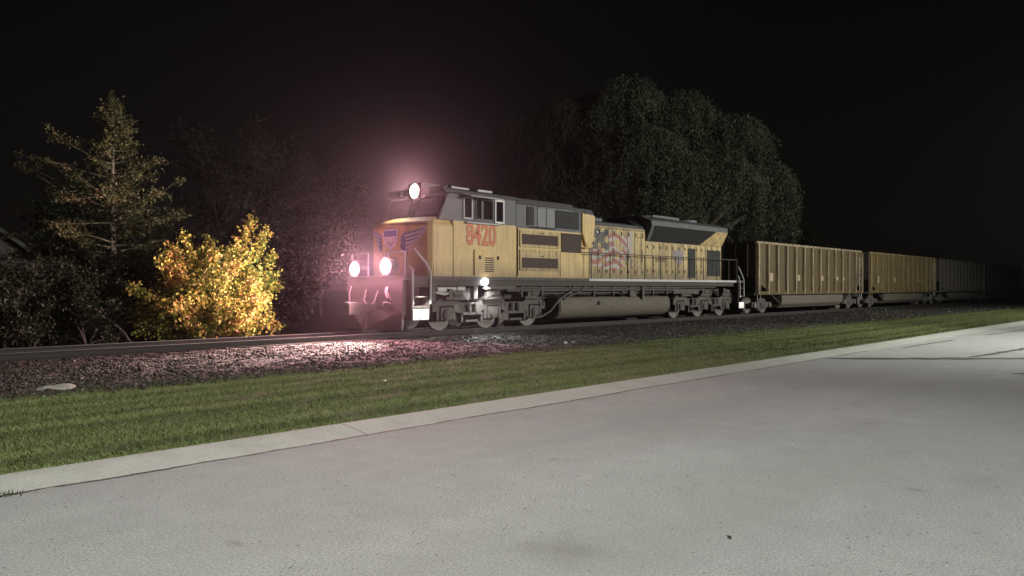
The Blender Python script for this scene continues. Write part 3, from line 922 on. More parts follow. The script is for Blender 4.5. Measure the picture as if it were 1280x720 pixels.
rail_part('front_handrail', [[(.75, -1.35, 1.757), (.75, -1.35, 2.5), (.75, -.5, 2.5), (.75, -.5, 1.757)], [(.75, 1.35, 1.757), (.75, 1.35, 2.5), (.75, .5, 2.5), (.75, .5, 1.757)]], M['lightgrey'], .022)
# pilot plate, plough, coupler, hoses
g = MB()
g.box(.60, .72, -1.42, 1.42, .55, 1.64)
g.loft([[(.2, 0, .08), (.6, -1.35, .08), (.7, -1.35, .08), (.35, 0, .08)], [(.42, 0, .70), (.62, -1.35, .70), (.72, -1.35, .70), (.55, 0, .70)]])
g.loft([[(.2, 0, .08), (.6, 1.35, .08), (.7, 1.35, .08), (.35, 0, .08)], [(.42, 0, .70), (.62, 1.35, .70), (.72, 1.35, .70), (.55, 0, .70)]])
pilot = g.build('pilot', M['under'], loco, bevel=.01)
g = MB(); g.box(-.15, .62, -.12, .12, .62, .90); g.prism([(-.5, -.2), (-.1, -.22), (-.05, .2), (-.25, .26), (-.32, .1), (-.42, .12), (-.5, .05)], 'z', .58, .95)
g.build('coupler', M['truck_dark'], loco, bevel=.02)
for pts in ([(.56, .35, 1.35), (.45, .32, 1.0), (.42, .05, .82), (.45, -.2, .95), (.54, -.28, 1.3)],
            [(.56, -.75, 1.42), (.47, -.82, 1.3), (.46, -.95, 1.12), (.5, -1.0, 1.0)],
            [(.56, -.68, 1.42), (.46, -.75, 1.28), (.44, -.88, 1.08)],
            [(.56, -.5, .82), (.47, -.62, .92), (.47, -.8, .96), (.5, -.98, .9)],
            [(.56, 1.15, 1.45), (.48, 1.15, 1.2), (.48, 1.12, .9)],
            [(.56, 1.3, .92), (.48, 1.2, .86), (.46, 1.0, .8)]):
    rail_part('air_hose', [pts], M['hose'], .024, pilot)
# lamps
def lamp(name, c, r, parent, mat=M['lamp'], ax=1.0):
    g = MB(); g.lathe(c, 'x', [(-.02, r + .05), (.0, r + .05), (.30, r + .02), (.34, r * .6)], 24); h = g.build(name, M['soot'], parent)
    g = MB(); cc = (c[0] - .022, c[1], c[2]); g.lathe(cc, 'x', [(-.05, .02), (-.045, r * .45), (-.035, r * .7)], 24); g.lathe(cc, 'x', [(-.035, r * .7), (-.02, r * .87)], 24, 1); g.lathe(cc, 'x', [(-.02, r * .87), (0.0, r)], 24, 2); g.build('lens', [mat, M['lamp_rim'], M['lamp_edge']], h, smooth=True)
    return h
g = MB(); g.box(2.26, 3.1, -.36, .36, 4.34, 4.86); hb = g.build('headlight_housing', M['soot'], loco, bevel=.03)
g = MB(); g.lathe((2.27, 0, 4.60), 'x', [(-.06, .02), (-.055, .10), (-.04, .20)], 28); g.lathe((2.27, 0, 4.60), 'x', [(-.04, .20), (-.028, .235)], 28, 1); g.lathe((2.27, 0, 4.60), 'x', [(-.028, .235), (.0, .26)], 28, 2); g.build('headlight', [M['lamp'], M['lamp_rim'], M['lamp_edge']], hb, smooth=True)
for y in (-1.05, 1.05):
    g = MB(); g.box(2.25, 2.45, y - .35, y + .35, 4.46, 4.66); g.build('number_board', M['dark'], loco, bevel=.02)
for y, z in ((-.8, 2.06), (.8, 2.0)):
    d = lamp('ditch_light', (.45, y, z), .235, loco)
    g = MB(); g.box(.5, .75, y - .1, y + .1, 1.757, z - .27); g.build('bracket', M['under'], d)
# horns
g = MB()
for y, L in ((-.12, .5), (0, .62), (.12, .42)): g.lathe((4.2, y, 4.86), 'x', [(-L, .09), (-L + .1, .05), (0, .02)], 12)
g.box(4.1, 4.25, -.14, .14, 4.7, 4.83)
g.build('horn', M['grey'], roof, smooth=True)

# fuel tank
g = MB()
prof = [(-1.02, 1.02), (-1.38, 1.02), (-1.47, .93), (-1.50, .6), (-1.40, .36), (-1.15, .22), (-.8, .18), (.8, .18), (1.15, .22), (1.40, .36), (1.50, .6), (1.47, .93), (1.38, 1.02), (1.02, 1.02)]
g.prism(prof, 'x', 8.05, 15.6)
tank = g.build('fuel_tank', M['tank'], loco, smooth=True)
g = MB(); g.prism([(p[0] * .985, p[1] * .985 + .008) for p in prof], 'x', 7.98, 8.045); g.build('tank_end', M['truck_dark'], tank)
g = MB(); g.cyl((10.4, -1.5, .8), 'y', .08, .12, 16); g.box(13.35, 13.5, -1.56, -1.46, .92, 1.2); g.build('filler_cap', M['truck'], tank)

# three-axle trucks
def make_truck(cx):
    g = MB()
    for sgn in (-1, 1):
        y0, y1 = (-1.18, -1.02) if sgn < 0 else (1.02, 1.18)
        top = [(-2.75, .62), (-2.75, .86), (-2.45, 1.04), (-1.75, 1.04), (-1.55, .9), (-.62, .90), (-.45, 1.06), (.45, 1.06), (.62, .90), (1.55, .9), (1.75, 1.04), (2.45, 1.04), (2.75, .86), (2.75, .62)]
        bot = [(2.45, .62), (2.45, .8), (1.82, .8), (1.82, .62), (1.5, .55), (.65, .55), (.35, .7), (.3, .8), (-.3, .8), (-.35, .7), (-.65, .55), (-1.5, .55), (-1.82, .62), (-1.82, .8), (-2.45, .8), (-2.45, .62)]
        g.prism(top + bot, 'y', y0, y1)
        for x in (-2.15, 0, 2.15):
            for dx in (-.36, .36): g.box(x + dx - .06, x + dx + .06, y0 + .01, y1 - .01, .34, .82)
    fr = g.build('truck', M['truck'], loco, bevel=.012)
    # bearing boxes, springs, brake gear
    for x in (-2.15, 0, 2.15):
        for sgn in (-1, 1):
            g = MB(); g.box(x - .26, x + .26, sgn * 1.10 - .1, sgn * 1.10 + .1, .36, .76); g.cyl((x, sgn * 1.2, .53), 'y', .17, .12, 16); g.cyl((x, sgn * 1.265, .53), 'y', .11, .03, 16)
            g.build('axle_box', M['truck'], fr, bevel=.01)
        g = MB()
        for sgn in (-1, 1):
            g.lathe((x, sgn * .755, .53), 'y', [(-.07, .3), (-.07, .50), (-.06, .535), (.05, .525), (.07, .50), (.07, .28)] if sgn > 0 else [(-.07, .28), (-.07, .46), (-.075, .525), (.06, .535), (.07, .5), (.07, .3)], 32)
        g.cyl((x, 0, .53), 'y', .1, 1.6, 12)
        g.build('wheelset', M['wheel'], fr, smooth=True)
    for x in (-1.2, -.9, .9, 1.2):
        for sgn in (-1, 1):
            g = MB(); g.cyl((x, sgn * 1.24, .72), 'z', .09, .3, 12); g.build('spring', M['truck'], fr, smooth=True)
    for x in (-1.08, 1.08):
        g = MB()
        g.box(x - .45, x + .45, -1.30, -1.18, .50, .58); g.box(x - .3, x + .3, -1.27, -1.12, .26, .33)
        g.box(x - .5, x - .4, -1.27, -1.1, .26, .56); g.box(x + .4, x + .5, -1.27, -1.1, .26, .56)
        g.build('equalizer_bar', M['truck'], fr, bevel=.006)
    for x in (-.15, 1.9, -1.9):
        g = MB()
        g.box(x - .4, x + .4, -1.34, -1.17, 1.0, 1.1); g.cyl((x + .1, -1.27, 1.2), 'x', .12, .42, 14); g.box(x - .3, x - .12, -1.36, -1.18, 1.08, 1.36)
        g.tube([(x + .3, -1.3, 1.2), (x + .55, -1.33, 1.0), (x + .62, -1.3, .75)], .03, 6)
        g.build('brake_cylinder', M['truck'], fr, bevel=.008)
    fr.location.x = cx
    return fr
make_truck(4.75)
make_truck(19.15)
# lamp under the walkway that lights the front truck, lamp over the steps
g = MB(); g.lathe((4.0, -1.50, 1.60), 'y', [(-.16, .02), (-.15, .06), (-.10, .10), (-.03, .115), (.04, .10)], 20); g.build('ground_light', M['lamp_white'], loco, smooth=True)

# ------------------------------------------------------------------ coal cars
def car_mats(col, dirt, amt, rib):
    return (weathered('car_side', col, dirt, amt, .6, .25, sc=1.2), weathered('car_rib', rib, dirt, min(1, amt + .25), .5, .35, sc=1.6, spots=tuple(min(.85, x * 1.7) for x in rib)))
def make_car(cx, mats, label):
    t = thing('coal_car', label, 'coal car', (cx, YC, RZ), 'coal cars coupled behind the locomotive')
    ms, mr = mats
    L, zb, zt = 7.62, 1.04, 3.80
    for sgn in (-1, 1):
        y = sgn * 1.50
        g = MB()
        # sheet with a notch at each bottom corner where the slope sheet drops away
        g.prism([(-L, 1.75), (-L + 1.45, zb + .16), (L - 1.45, zb + .16), (L, 1.75), (L, zt - .1), (-L, zt - .1)], 'y', y - .012, y + .012)
        side = g.build('side_wall', ms, t)
        g = MB()
        n = 13
        for k in range(n + 1):
            x = -L + .06 + (2 * L - .12) * k / n
            z0 = zb if 0 < k < n else zb + .02
            g.prism([(x - .075, 0), (x - .045, .13), (x + .045, .13), (x + .075, 0)] if False else [(x - .09, y - sgn * .012), (x - .075, y + sgn * .15), (x + .075, y + sgn * .15), (x + .09, y - sgn * .012)], 'z', z0, zt - .1)
        g.build('rib', mr, side)
        g = MB(); g.box(-L, L, y - .07 if sgn < 0 else y - .05, y + .05 if sgn < 0 else y + .07, zt - .1, zt + .02); g.build('top_chord', mr, t, bevel=.01)
        g = MB(); g.box(-L, L, y - .13 if sgn < 0 else y - .02, y + .02 if sgn < 0 else y + .13, zb - .02, zb + .16); g.build('side_sill', ms, t, bevel=.01)
    for sgn in (-1, 1):
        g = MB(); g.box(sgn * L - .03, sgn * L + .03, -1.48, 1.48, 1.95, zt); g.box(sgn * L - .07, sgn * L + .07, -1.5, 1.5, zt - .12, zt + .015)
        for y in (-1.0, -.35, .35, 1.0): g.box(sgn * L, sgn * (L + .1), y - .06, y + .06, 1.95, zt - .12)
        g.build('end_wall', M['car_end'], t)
        g = MB(); g.add([(sgn * L, -1.47, 1.97), (sgn * L, 1.47, 1.97), (sgn * (L - 3.0), 1.47, .5), (sgn * (L - 3.0), -1.47, .5), (sgn * L, -1.47, 1.93), (sgn * L, 1.47, 1.93), (sgn * (L - 3.0), 1.47, .46), (sgn * (L - 3.0), -1.47, .46)],
                        [(0, 1, 2, 3), (7, 6, 5, 4), (0, 4, 5, 1), (2, 6, 7, 3), (1, 5, 6, 2), (3, 7, 4, 0)])
        g.build('slope_sheet', M['truck_dark'], t)
        g = MB(); g.box(min(sgn * 5.2, sgn * (L + .4)), max(sgn * 5.2, sgn * (L + .4)), -.3, .3, .7, 1.06); g.box(min(sgn * (L - .1), sgn * (L + .12)), max(sgn * (L - .1), sgn * (L + .12)), -1.45, 1.45, .98, 1.12)
        g.build('end_sill', M['truck_dark'], t)
        g = MB(); g.box(min(sgn * (L + .3), sgn * (L + .72)), max(sgn * (L + .3), sgn * (L + .72)), -.1, .1, .62, .88); g.prism([(sgn * (L + .55), -.2), (sgn * (L + .82), -.18), (sgn * (L + .80), .12), (sgn * (L + .55), .2)], 'z', .56, .92)
        g.build('coupler', M['truck_dark'], t)
        # corner posts and ladder
        g = MB()
        for k in range(6): g.tube([(sgn * (L - .02), -1.55, 1.15 + k * .42), (sgn * (L - .42), -1.55, 1.15 + k * .42)], .014, 6)
        g.tube([(sgn * (L - .02), -1.55, .75), (sgn * (L - .02), -1.55, 3.4)], .02, 6); g.tube([(sgn * (L - .42), -1.55, .75), (sgn * (L - .42), -1.55, 3.4)], .016, 6)
        g.build('ladder', M['lightgrey'] if sgn > 0 else mr, t)
        # two-axle truck
        g = MB()
        for s2 in (-1, 1):
            g.prism([(-1.15, .35), (-1.15, .62), (-.55, .62), (-.35, .80), (.35, .80), (.55, .62), (1.15, .62), (1.15, .35), (.65, .35), (.4, .2), (-.4, .2), (-.65, .35)], 'y', s2 * 1.12 - .08, s2 * 1.12 + .08)
            for x in (-.16, 0, .16): g.cyl((x, s2 * 1.2, .46), 'z', .07, .32, 10)
        g.box(-.25, .25, -1.1, 1.1, .5, .75)
        tr = g.build('truck', M['truck_dark'], t, bevel=.01)
        for x in (-.9, .9):
            g = MB()
            for s2 in (-1, 1): g.lathe((x, s2 * .755, .46), 'y', [(-.07, .25), (-.07, .42), (0, .46), (.07, .42), (.07, .25)], 24)
            g.cyl((x, 0, .46), 'y', .09, 2.3, 10); g.cyl((x, -1.2, .46), 'y', .13, .14, 14)
            g.build('wheelset', M['wheel'], tr, smooth=True)
        tr.location.x = sgn * 6.35
    g = MB()
    g.prism([(-1.35, 1.06), (-1.42, .85), (-1.38, .50), (-1.1, .27), (1.1, .27), (1.38, .50), (1.42, .85), (1.35, 1.06)], 'x', -4.3, 4.7); g.build('belly', M['tank'], t, bevel=.03)
    for k, (x, s) in enumerate(((-L + 1.75, .22), (-L + 5.3, .16), (-L + 8.7, .15), (-L + 11.1, .12), (-L + 12.15, .11), (L - .95, .15))):
        g = MB(); g.box(x - s, x + s, -1.525, -1.514, 1.95 - s, 1.95 + s); g.build('placard', M['pale_tan'], t)
    g = MB(); g.box(-L + .1, L - .1, -1.45, 1.45, 3.0, 3.1); g.build('coal_load', M['coal'], t)
    g = MB(); g.lathe((-L - .16, .7, 2.6), 'x', [(-.015, .27), (0, .30), (.015, .27), (.015, .24), (0, .22), (-.015, .24)], 20)
    g.box(-L - .17, -L, .68, .72, 2.33, 2.87); g.box(-L - .165, -L - .13, .43, .97, 2.58, 2.62); g.build('brake_wheel', M['truck'], t)
    return t
M['car_end'] = weathered('shade_dark_end', (.045, .038, .03), (.02, .017, .015), .6, .8)  # near-black colour stands in for the shade on the end walls
M['pale_tan'] = weathered('pale_tan_patch', (.36, .28, .20), (.2, .15, .1), .4, .7, sc=3)
M['coal'] = weathered('coal', (.02, .02, .02), (.01, .01, .01), .5, .8, sc=6)
P = 16.8
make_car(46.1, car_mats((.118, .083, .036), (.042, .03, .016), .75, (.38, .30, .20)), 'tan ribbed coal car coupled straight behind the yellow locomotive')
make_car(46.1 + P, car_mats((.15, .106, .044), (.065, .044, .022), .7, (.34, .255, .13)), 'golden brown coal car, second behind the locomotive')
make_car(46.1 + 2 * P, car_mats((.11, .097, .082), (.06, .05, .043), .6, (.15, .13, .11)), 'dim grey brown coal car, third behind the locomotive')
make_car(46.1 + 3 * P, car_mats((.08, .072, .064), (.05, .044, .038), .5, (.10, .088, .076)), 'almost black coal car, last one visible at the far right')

# ------------------------------------------------------------------ lights that the train carries, plus added glow and fill lights
def W(x, y, z): return (LX + x, YC + y, RZ + z)
WARM = (1.0, .86, .66)
GLOW = (1.0, .36, .54)
light('headlight_beam', 'SPOT', W(2.15, 0, 4.60), 1200, WARM, W(-12, .8, 1.5), 120, .9, .12)
light('ditch_light_beam', 'SPOT', W(.32, -.8, 2.06), 11500, (1.0, .74, .66), W(-3.4, -2.6, -.75), 52, .45, .06)
light('ditch_light_beam', 'SPOT', W(.32, .8, 2.0), 2700, WARM, W(-2.6, 3.2, 2.1), 130, .8, .1)
for p, e in ((W(2.1, 0, 4.66), 0), (W(.25, -.8, 2.06), 130), (W(.25, .8, 2.0), 120)):  # pink lights added at the lamps to make their glow
    if e: light('glow_spill', 'POINT', p, e, GLOW, soft=.12).data.specular_factor = .15
    light('glow_flood', 'SPOT', (p[0] - .05, p[1], p[2]), 2400, (1.0, .45, .52), (p[0] - 5, p[1] - 2.0, p[2] + .2), 172 if e else 118, .3, .12)
light('step_light', 'SPOT', W(1.25, -1.75, 1.35), 220, (1.0, .97, .95), W(1.25, -1.48, .3), 90, .5, .05)
light('ground_beam_and_fill', 'SPOT', W(4.0, -1.74, 1.50), 230, (.97, .97, 1.0), W(4.05, -1.25, .6), 118, .6, .08)
light('ground_beam_and_fill', 'SPOT', W(3.0, -1.62, 1.2), 800, (.92, .95, 1.0), W(2.8, -4.2, -.2), 100, .8, .08)  # extra spot without a fixture, added to brighten the ballast only
light('rear_step_light', 'SPOT', W(22.3, -1.75, 1.3), 45, (1.0, .98, .95), W(22.3, -1.5, .3), 70, .5, .05)

# ------------------------------------------------------------------ trees and shrubs
def branch_path(p, d, L, n, bend=(0, 0, 0), jit=.06):
    p = Vector(p); d = Vector(d).normalized(); out = [p.copy()]
    for i in range(n):
        d = (d + Vector(bend) / n + Vector((random.gauss(0, jit), random.gauss(0, jit), random.gauss(0, jit)))).normalized()
        p = p + d * (L / n)
        out.append(p.copy())
    return out
def taper(r0, r1, n): return [r0 + (r1 - r0) * i / (n - 1) for i in range(n)]
def along(path, n, t0=0.0):
    P_ = np.array([tuple(p) for p in path])
    t = np.sort(rng.uniform(t0, 1, n)) * (len(P_) - 1)
    i = np.clip(t.astype(int), 0, len(P_) - 2); f = (t - i)[:, None]
    return P_[i] * (1 - f) + P_[i + 1] * f

# yellow autumn shrub by the track: fans of leafy shoots
def yellow_shrub(loc):
    t = thing('autumn_shrub', 'bright yellow autumn shrub lit up beside the track, left of the locomotive', 'shrub', loc)
    g = MB(); pts = []; ax = []
    for k in range(76):
        a = random.uniform(0, 2 * PI)
        el = random.choice([random.uniform(.05, .5), random.uniform(.3, 1.0), random.uniform(.7, 1.35)])
        d = Vector((math.cos(a) * math.cos(el), math.sin(a) * math.cos(el), math.sin(el)))
        base = Vector((random.gauss(0, .35), random.gauss(0, .35), random.uniform(.0, .5)))
        L = random.uniform(1.3, 2.3) if el < .5 else random.uniform(1.7, 3.0)
        if el > .8: L = random.uniform(1.9, 3.0)
        path = branch_path(base, d, L, 7, (0, 0, random.uniform(-.25, .35)), .07)
        g.tube(path, taper(.03, .006, len(path)), 5)
        n = int(190 * L / 2.4)
        c = along(path, n, .22)
        tt = np.linspace(.3, 1, n)[:, None]
        pts.append(c + rng.normal(0, 1, (n, 3)) * (.20 - .09 * tt))
        for q in range(4):     # side shoots
            j = random.randint(2, len(path) - 2)
            sd = (d + Vector((random.gauss(0, .8), random.gauss(0, .8), random.gauss(.2, .5)))).normalized()
            sp = branch_path(path[j], sd, random.uniform(.3, .75), 3)
            g.tube(sp, taper(.012, .004, len(sp)), 4)
            cc = along(sp, 34); pts.append(cc + rng.normal(0, .085, (34, 3)))
    pts = np.concatenate(pts); pts = pts[pts[:, 2] > .03]
    # upright leaders that stick out of the top
    ex = []
    for dx, dy, h in ((-1.4, -.1, 2.6), (-.35, .1, 3.5), (-.9, .2, 3.0), (.3, 0, 3.3), (.7, -.3, 3.2), (0, .3, 3.0), (-2.1, .1, 1.9), (1.25, -.2, 4.05), (.85, .3, 3.0), (1.75, 0, 3.75), (1.9, .1, 3.0), (2.15, -.1, 2.3)):
        path = branch_path((dx * .35, dy * .5, .6), Vector((dx * .75, dy, h - .6)), math.hypot(dx * .7, h - .6) , 8, (dx * .12, 0, 0), .03)
        g.tube(path, taper(.03, .006, len(path)), 5)
        c = along(path, 380, .3); ex.append(c + rng.normal(0, .10, c.shape))
    pts = np.concatenate([pts] + ex)
    g.build('stem', M['bark_dark'], t, smooth=True)
    pts = np.concatenate([pts, pts + rng.normal(0, .05, pts.shape)]); pts = pts[pts[:, 2] > .03]
    v_, f_ = leaf_quads(pts, .095, .75, .3)
    np_mesh('foliage', v_, f_, leaf_mat('autumn_leaf', [(.08, .12, .03), (.17, .20, .04), (.31, .30, .055), (.47, .42, .08), (.57, .50, .11), (.56, .45, .14), (.52, .24, .10)], .6, .7, .3), t)
    return t
ysh = yellow_shrub((11.75, 24.4, -.08))

# tall sparse conifer behind, pale trunk
def conifer(loc, H=8.5):
    t = thing('larch_tree', 'tall sparse conifer with olive needles and pale bare trunk, left of the yellow shrub', 'tree', loc)
    g = MB()
    tp = [Vector((.03 * math.sin(z * 1.1), .03 * math.cos(z * .9), z)) for z in np.linspace(-.1, H, 16)]
    g.tube(tp, taper(.16, .012, 16), 9)
    g.build('trunk', M['bark'], t, smooth=True)
    br = MB(); pts = []
    for k in range(88):
        z = 1.6 + (H - 1.8) * (k / 88) ** .9
        a = random.uniform(0, 2 * PI)
        s = 1 - (z - 1.4) / (H - 1.2)
        L = (.16 + 3.1 * s ** 1.15) * random.choice((random.uniform(.4, .8), random.uniform(.6, 1.2)))
        el = random.uniform(-.15, .28) + .25 * (1 - s)
        path = branch_path((0, 0, z), (math.cos(a) * math.cos(el), math.sin(a) * math.cos(el), math.sin(el)), L, 6, (0, 0, random.uniform(-.15, .25)), .06)
        br.tube(path, taper(.028 * (.4 + s), .005, len(path)), 5)
        n = int(88 * L * (.45 + .55 * (1 - s))) + 16
        if random.random() < .22: n //= 6
        c = along(path, n, .28 if s < .45 else .5); pts.append(c + rng.normal(0, 1, (n, 3)) * np.array([.13, .13, .11]))
        for q in range(int(3 + L * 2)):
            j = random.randint(2, len(path) - 1)
            sd = Vector((math.cos(a + random.choice((-1, 1)) * .9), math.sin(a + random.choice((-1, 1)) * .9), random.uniform(-.3, .3)))
            sp = branch_path(path[j], sd, random.uniform(.2, .55) * (.5 + s), 3)
            br.tube(sp, taper(.009, .003, len(sp)), 4)
            cc = along(sp, 22); pts.append(cc + rng.normal(0, .055, cc.shape))
    for z, L, a in ((3.3, 3.6, 2.3), (4.1, 3.5, 2.55), (4.7, 3.3, 2.2), (5.4, 2.8, 2.4), (5.9, 2.2, 2.7), (4.3, 2.3, -.8), (2.7, 3.0, 2.0)):
        path = branch_path((0, 0, z), (math.cos(a), math.sin(a), .22), L, 8, (0, 0, .05), .09)
        br.tube(path, taper(.03, .005, len(path)), 5)
        for q in range(9):
            sp = branch_path(path[random.randint(3, 8)], (math.cos(a + random.uniform(-1.2, 1.2)), math.sin(a + random.uniform(-1.2, 1.2)), random.uniform(-.2, .5)), random.uniform(.25, .6), 3)
            br.tube(sp, taper(.009, .003, len(sp)), 4)
            cc = along(sp, 26, .2); pts.append(cc + rng.normal(0, .06, cc.shape))
    c = along([(0, 0, H - 1.5), (0, 0, H + .15)], 260); pts.append(c + rng.normal(0, .06, c.shape))
    br.build('branch', M['bark'], t, smooth=True)
    v_, f_ = leaf_quads(np.concatenate(pts), .115, .42, .2)
    np_mesh('needles', v_, f_, leaf_mat('olive_needle', [(.05, .065, .026), (.085, .095, .04), (.13, .12, .05), (.16, .125, .055)], .5, .5, .2), t)
    return t
conifer((10.25, 28.2, -.1), 8.2)

# rounded broadleaf trees and shrubs
def broadleaf(name, label, cat, loc, H, rad, cols, nleaf, leaf, trunk_h, clumps=26, group=None, bark='bark_dark', bushy=False, gap=.3):
    t = thing(name, label, cat, loc, group)
    g = MB()
    pts = []
    if bushy:
        starts = [Vector((random.gauss(0, rad * .3), random.gauss(0, rad * .3), 0)) for _ in range(7)]
    else:
        tp = branch_path((0, 0, -.1), (0, 0, 1), trunk_h + .1 + (H - trunk_h) * .35, 7, (0, 0, 0), .04)
        g.tube(tp, taper(.05 + H * .014, .04, len(tp)), 9)
        g.build('trunk', M[bark], t, smooth=True)
        starts = tp[3:]
        g = MB()
    per = nleaf // clumps
    for k in range(clumps):
        a = random.uniform(0, 2 * PI); u = random.uniform(-.9, 1)
        rr = rad * random.uniform(.55, 1.0) * math.sqrt(max(.05, 1 - u * u * .8))
        zc = (trunk_h + (H - trunk_h) * (.5 + .46 * u)) if not bushy else H * random.uniform(.12, .92)
        if bushy: rr = rad * random.uniform(.3, 1) * math.sqrt(max(.08, 1 - (zc / H) ** 2))
        e = Vector((math.cos(a) * rr, math.sin(a) * rr, zc))
        s = random.choice(starts)
        mid = (s + e) / 2 + Vector((random.gauss(0, .2), random.gauss(0, .2), random.uniform(.0, .3)))
        path = [s, (s + mid) / 2 + Vector((0, 0, .08)), mid, (mid + e) / 2 + Vector((0, 0, .1)), e]
        g.tube(path, taper(.02 + H * .005, .008, 5), 5)
        for q in range(4):
            e2 = e + Vector((random.gauss(0, 1), random.gauss(0, 1), random.gauss(0, .8))) * rad * .22
            sp = [path[3], (path[3] + e2) / 2, e2]
            g.tube(sp, taper(.014, .004, 3), 4)
            n = per // 5
            c = along(sp, n, .2); pts.append(c + rng.normal(0, rad * .085, c.shape))
        cc = along(path, per // 5, .55); pts.append(cc + rng.normal(0, rad * .10, cc.shape))
    pts = np.concatenate(pts); pts = pts[pts[:, 2] > .02]
    g.build('branch', M[bark], t, smooth=True)
    v_, f_ = leaf_quads(pts, leaf, .6, .2)
    np_mesh('foliage', v_, f_, leaf_mat('leaf_' + cat, cols, .5, .6, .2), t)
    return t
DK = [(.014, .021, .010), (.022, .030, .013), (.032, .039, .017)]
BR = [(.026, .026, .017), (.04, .038, .024), (.055, .05, .032)]
grp = 'dark background trees left of the locomotive'
broadleaf('background_tree', 'dim bare-looking brown tree straight behind the yellow shrub', 'tree', (21.5, 41.5, -.1), 11.0, 3.6, BR, 9000, .2, 2.5, 34, grp)
broadleaf('background_tree', 'dim rounded tree between the yellow shrub and the headlight glow', 'tree', (26.5, 40.5, -.1), 9.3, 3.4, BR, 9000, .2, 2.0, 30, grp)
broadleaf('background_tree', 'very dark tree between the tall conifer and the house roof', 'tree', (13.2, 38.0, -.1), 6.5, 3.2, DK, 9000, .2, 1.6, 30, grp)
gs = 'dark shrubs at the foot of the conifer'
broadleaf('dark_shrub', 'dark green shrub at the left edge beside the track', 'shrub', (6.6, 25.6, -.12), 2.5, 1.6, DK, 12000, .10, 0, 34, gs, bushy=True)
broadleaf('dark_shrub', 'dark green shrub standing below the pale conifer trunk', 'shrub', (8.6, 25.4, -.12), 2.3, 1.6, DK, 12000, .10, 0, 34, gs, bushy=True)
broadleaf('dark_shrub', 'tall dark shrub touching the left side of the yellow shrub', 'shrub', (9.9, 26.9, -.12), 2.9, 1.5, DK, 12000, .10, 0, 34, gs, bushy=True)
broadleaf('roadside_bush', 'grey green bush between the yellow shrub and the locomotive front', 'shrub', (14.6, 29.6, -.12), 3.0, 1.7, DK, 12000, .11, 0, 34, None, bushy=True)
broadleaf('roadside_bush', 'taller dim bush behind the locomotive front lamps', 'shrub', (18.6, 31.0, -.12), 4.4, 2.2, BR, 9000, .13, 0, 34, None, bushy=True)
broadleaf('background_tree', 'dim small tree showing above the first coal car, right of the willow', 'tree', (72, 31, -.1), 8.6, 2.6, DK, 5000, .24, 2.5, 20, None)

# weeping willows behind the train
def willow(loc, label, lumps, n_str, H, tone=1.0):
    t = thing('willow_tree', label, 'willow', loc, 'weeping willows behind the train')
    g = MB()
    tp = branch_path((0, 0, -.2), (0, 0, 1), H * .32, 5, (0, 0, 0), .04)
    g.tube(tp, taper(.55, .38, len(tp)), 10); g.build('trunk', M['bark_dark'], t, smooth=True)
    g = MB(); pts = []; axs = []
    for (lx, ly, lz, r) in lumps:
        top = Vector((lx, ly, lz))
        s = tp[-1]
        mid = s.lerp(top, .5) + Vector((0, 0, lz * .08))
        g.tube([s, s.lerp(mid, .5) + Vector((0, 0, .4)), mid, mid.lerp(top, .6) + Vector((0, 0, .5)), top], taper(.3, .06, 5), 7)
        for k in range(int(n_str * (r / 3) ** 2)):
            a = random.uniform(0, 2 * PI); q = math.sqrt(random.random())
            rr = r * q
            x, y = lx + rr * math.cos(a), ly + rr * math.sin(a)
            z = lz - .15 * r + r * .75 * (1 - q ** 2.2) + random.uniform(-.45, .35)
            L = random.uniform(.5, 2.2) * (.5 + 1.0 * q) * random.choice((1, 1, 1, 2.2))
            L = min(L, z - 2.2)
            n = int(L * 24) + 6
            tt = rng.random(n)
            sway = random.gauss(0, .25), random.gauss(0, .25)
            bulge = np.sin(np.minimum(tt * 2.2, 1.57)) * .35
            px = x + math.cos(a) * bulge + sway[0] * tt + rng.normal(0, .13, n)
            py = y + math.sin(a) * bulge + sway[1] * tt + rng.normal(0, .13, n)
            pts.append(np.stack([px, py, z - L * tt], -1))
    g.build('limb', M['bark_dark'], t, smooth=True)
    pts = np.concatenate(pts)
    ax_ = np.tile(np.array([[0, 0, -1.0]]), (len(pts), 1))
    v_, f_ = leaf_quads(pts, .19, .34, 0, ax_, .55)
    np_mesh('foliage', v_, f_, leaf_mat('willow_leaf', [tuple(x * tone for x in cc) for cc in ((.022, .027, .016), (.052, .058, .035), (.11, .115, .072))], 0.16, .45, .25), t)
    return t
RX, RY = .682, -.731                                  # direction across the view
def across(d): return d * RX, d * RY
wl = []
for d, back, z, r in ((-7.7, 2, 13.4, 2.6), (-5.0, 1, 14.4, 2.6), (-2.9, 2, 14.9, 2.8), (-6.2, -1, 10.2, 2.9), (-5.0, -2, 7.6, 2.8), (-2.4, -1.5, 11.2, 2.9)):
    a_ = across(d); wl.append((a_[0] + back * .731, a_[1] + back * .682, z, r))
WC = (49.0, 33.5, -.1)
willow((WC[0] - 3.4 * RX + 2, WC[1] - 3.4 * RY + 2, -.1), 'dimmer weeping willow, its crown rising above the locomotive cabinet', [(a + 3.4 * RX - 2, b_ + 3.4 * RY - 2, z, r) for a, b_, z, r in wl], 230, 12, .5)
wl = []
for d, back, z, r in ((-.2, 0, 15.7, 2.8), (2.0, 1.5, 13.2, 2.6), (4.1, .5, 14.9, 2.5), (6.2, .5, 13.4, 2.3), (8.0, 0, 13.0, 2.4), (10.0, 0, 9.8, 2.1), (10.4, .3, 7.4, 1.8), (.8, -2.5, 11.4, 3.1), (3.8, -2, 9.6, 2.8), (6.8, -1.5, 9.6, 2.7), (2.0, -3, 7.6, 2.6)):
    a_ = across(d); wl.append((a_[0] + back * .731, a_[1] + back * .682, z, r))
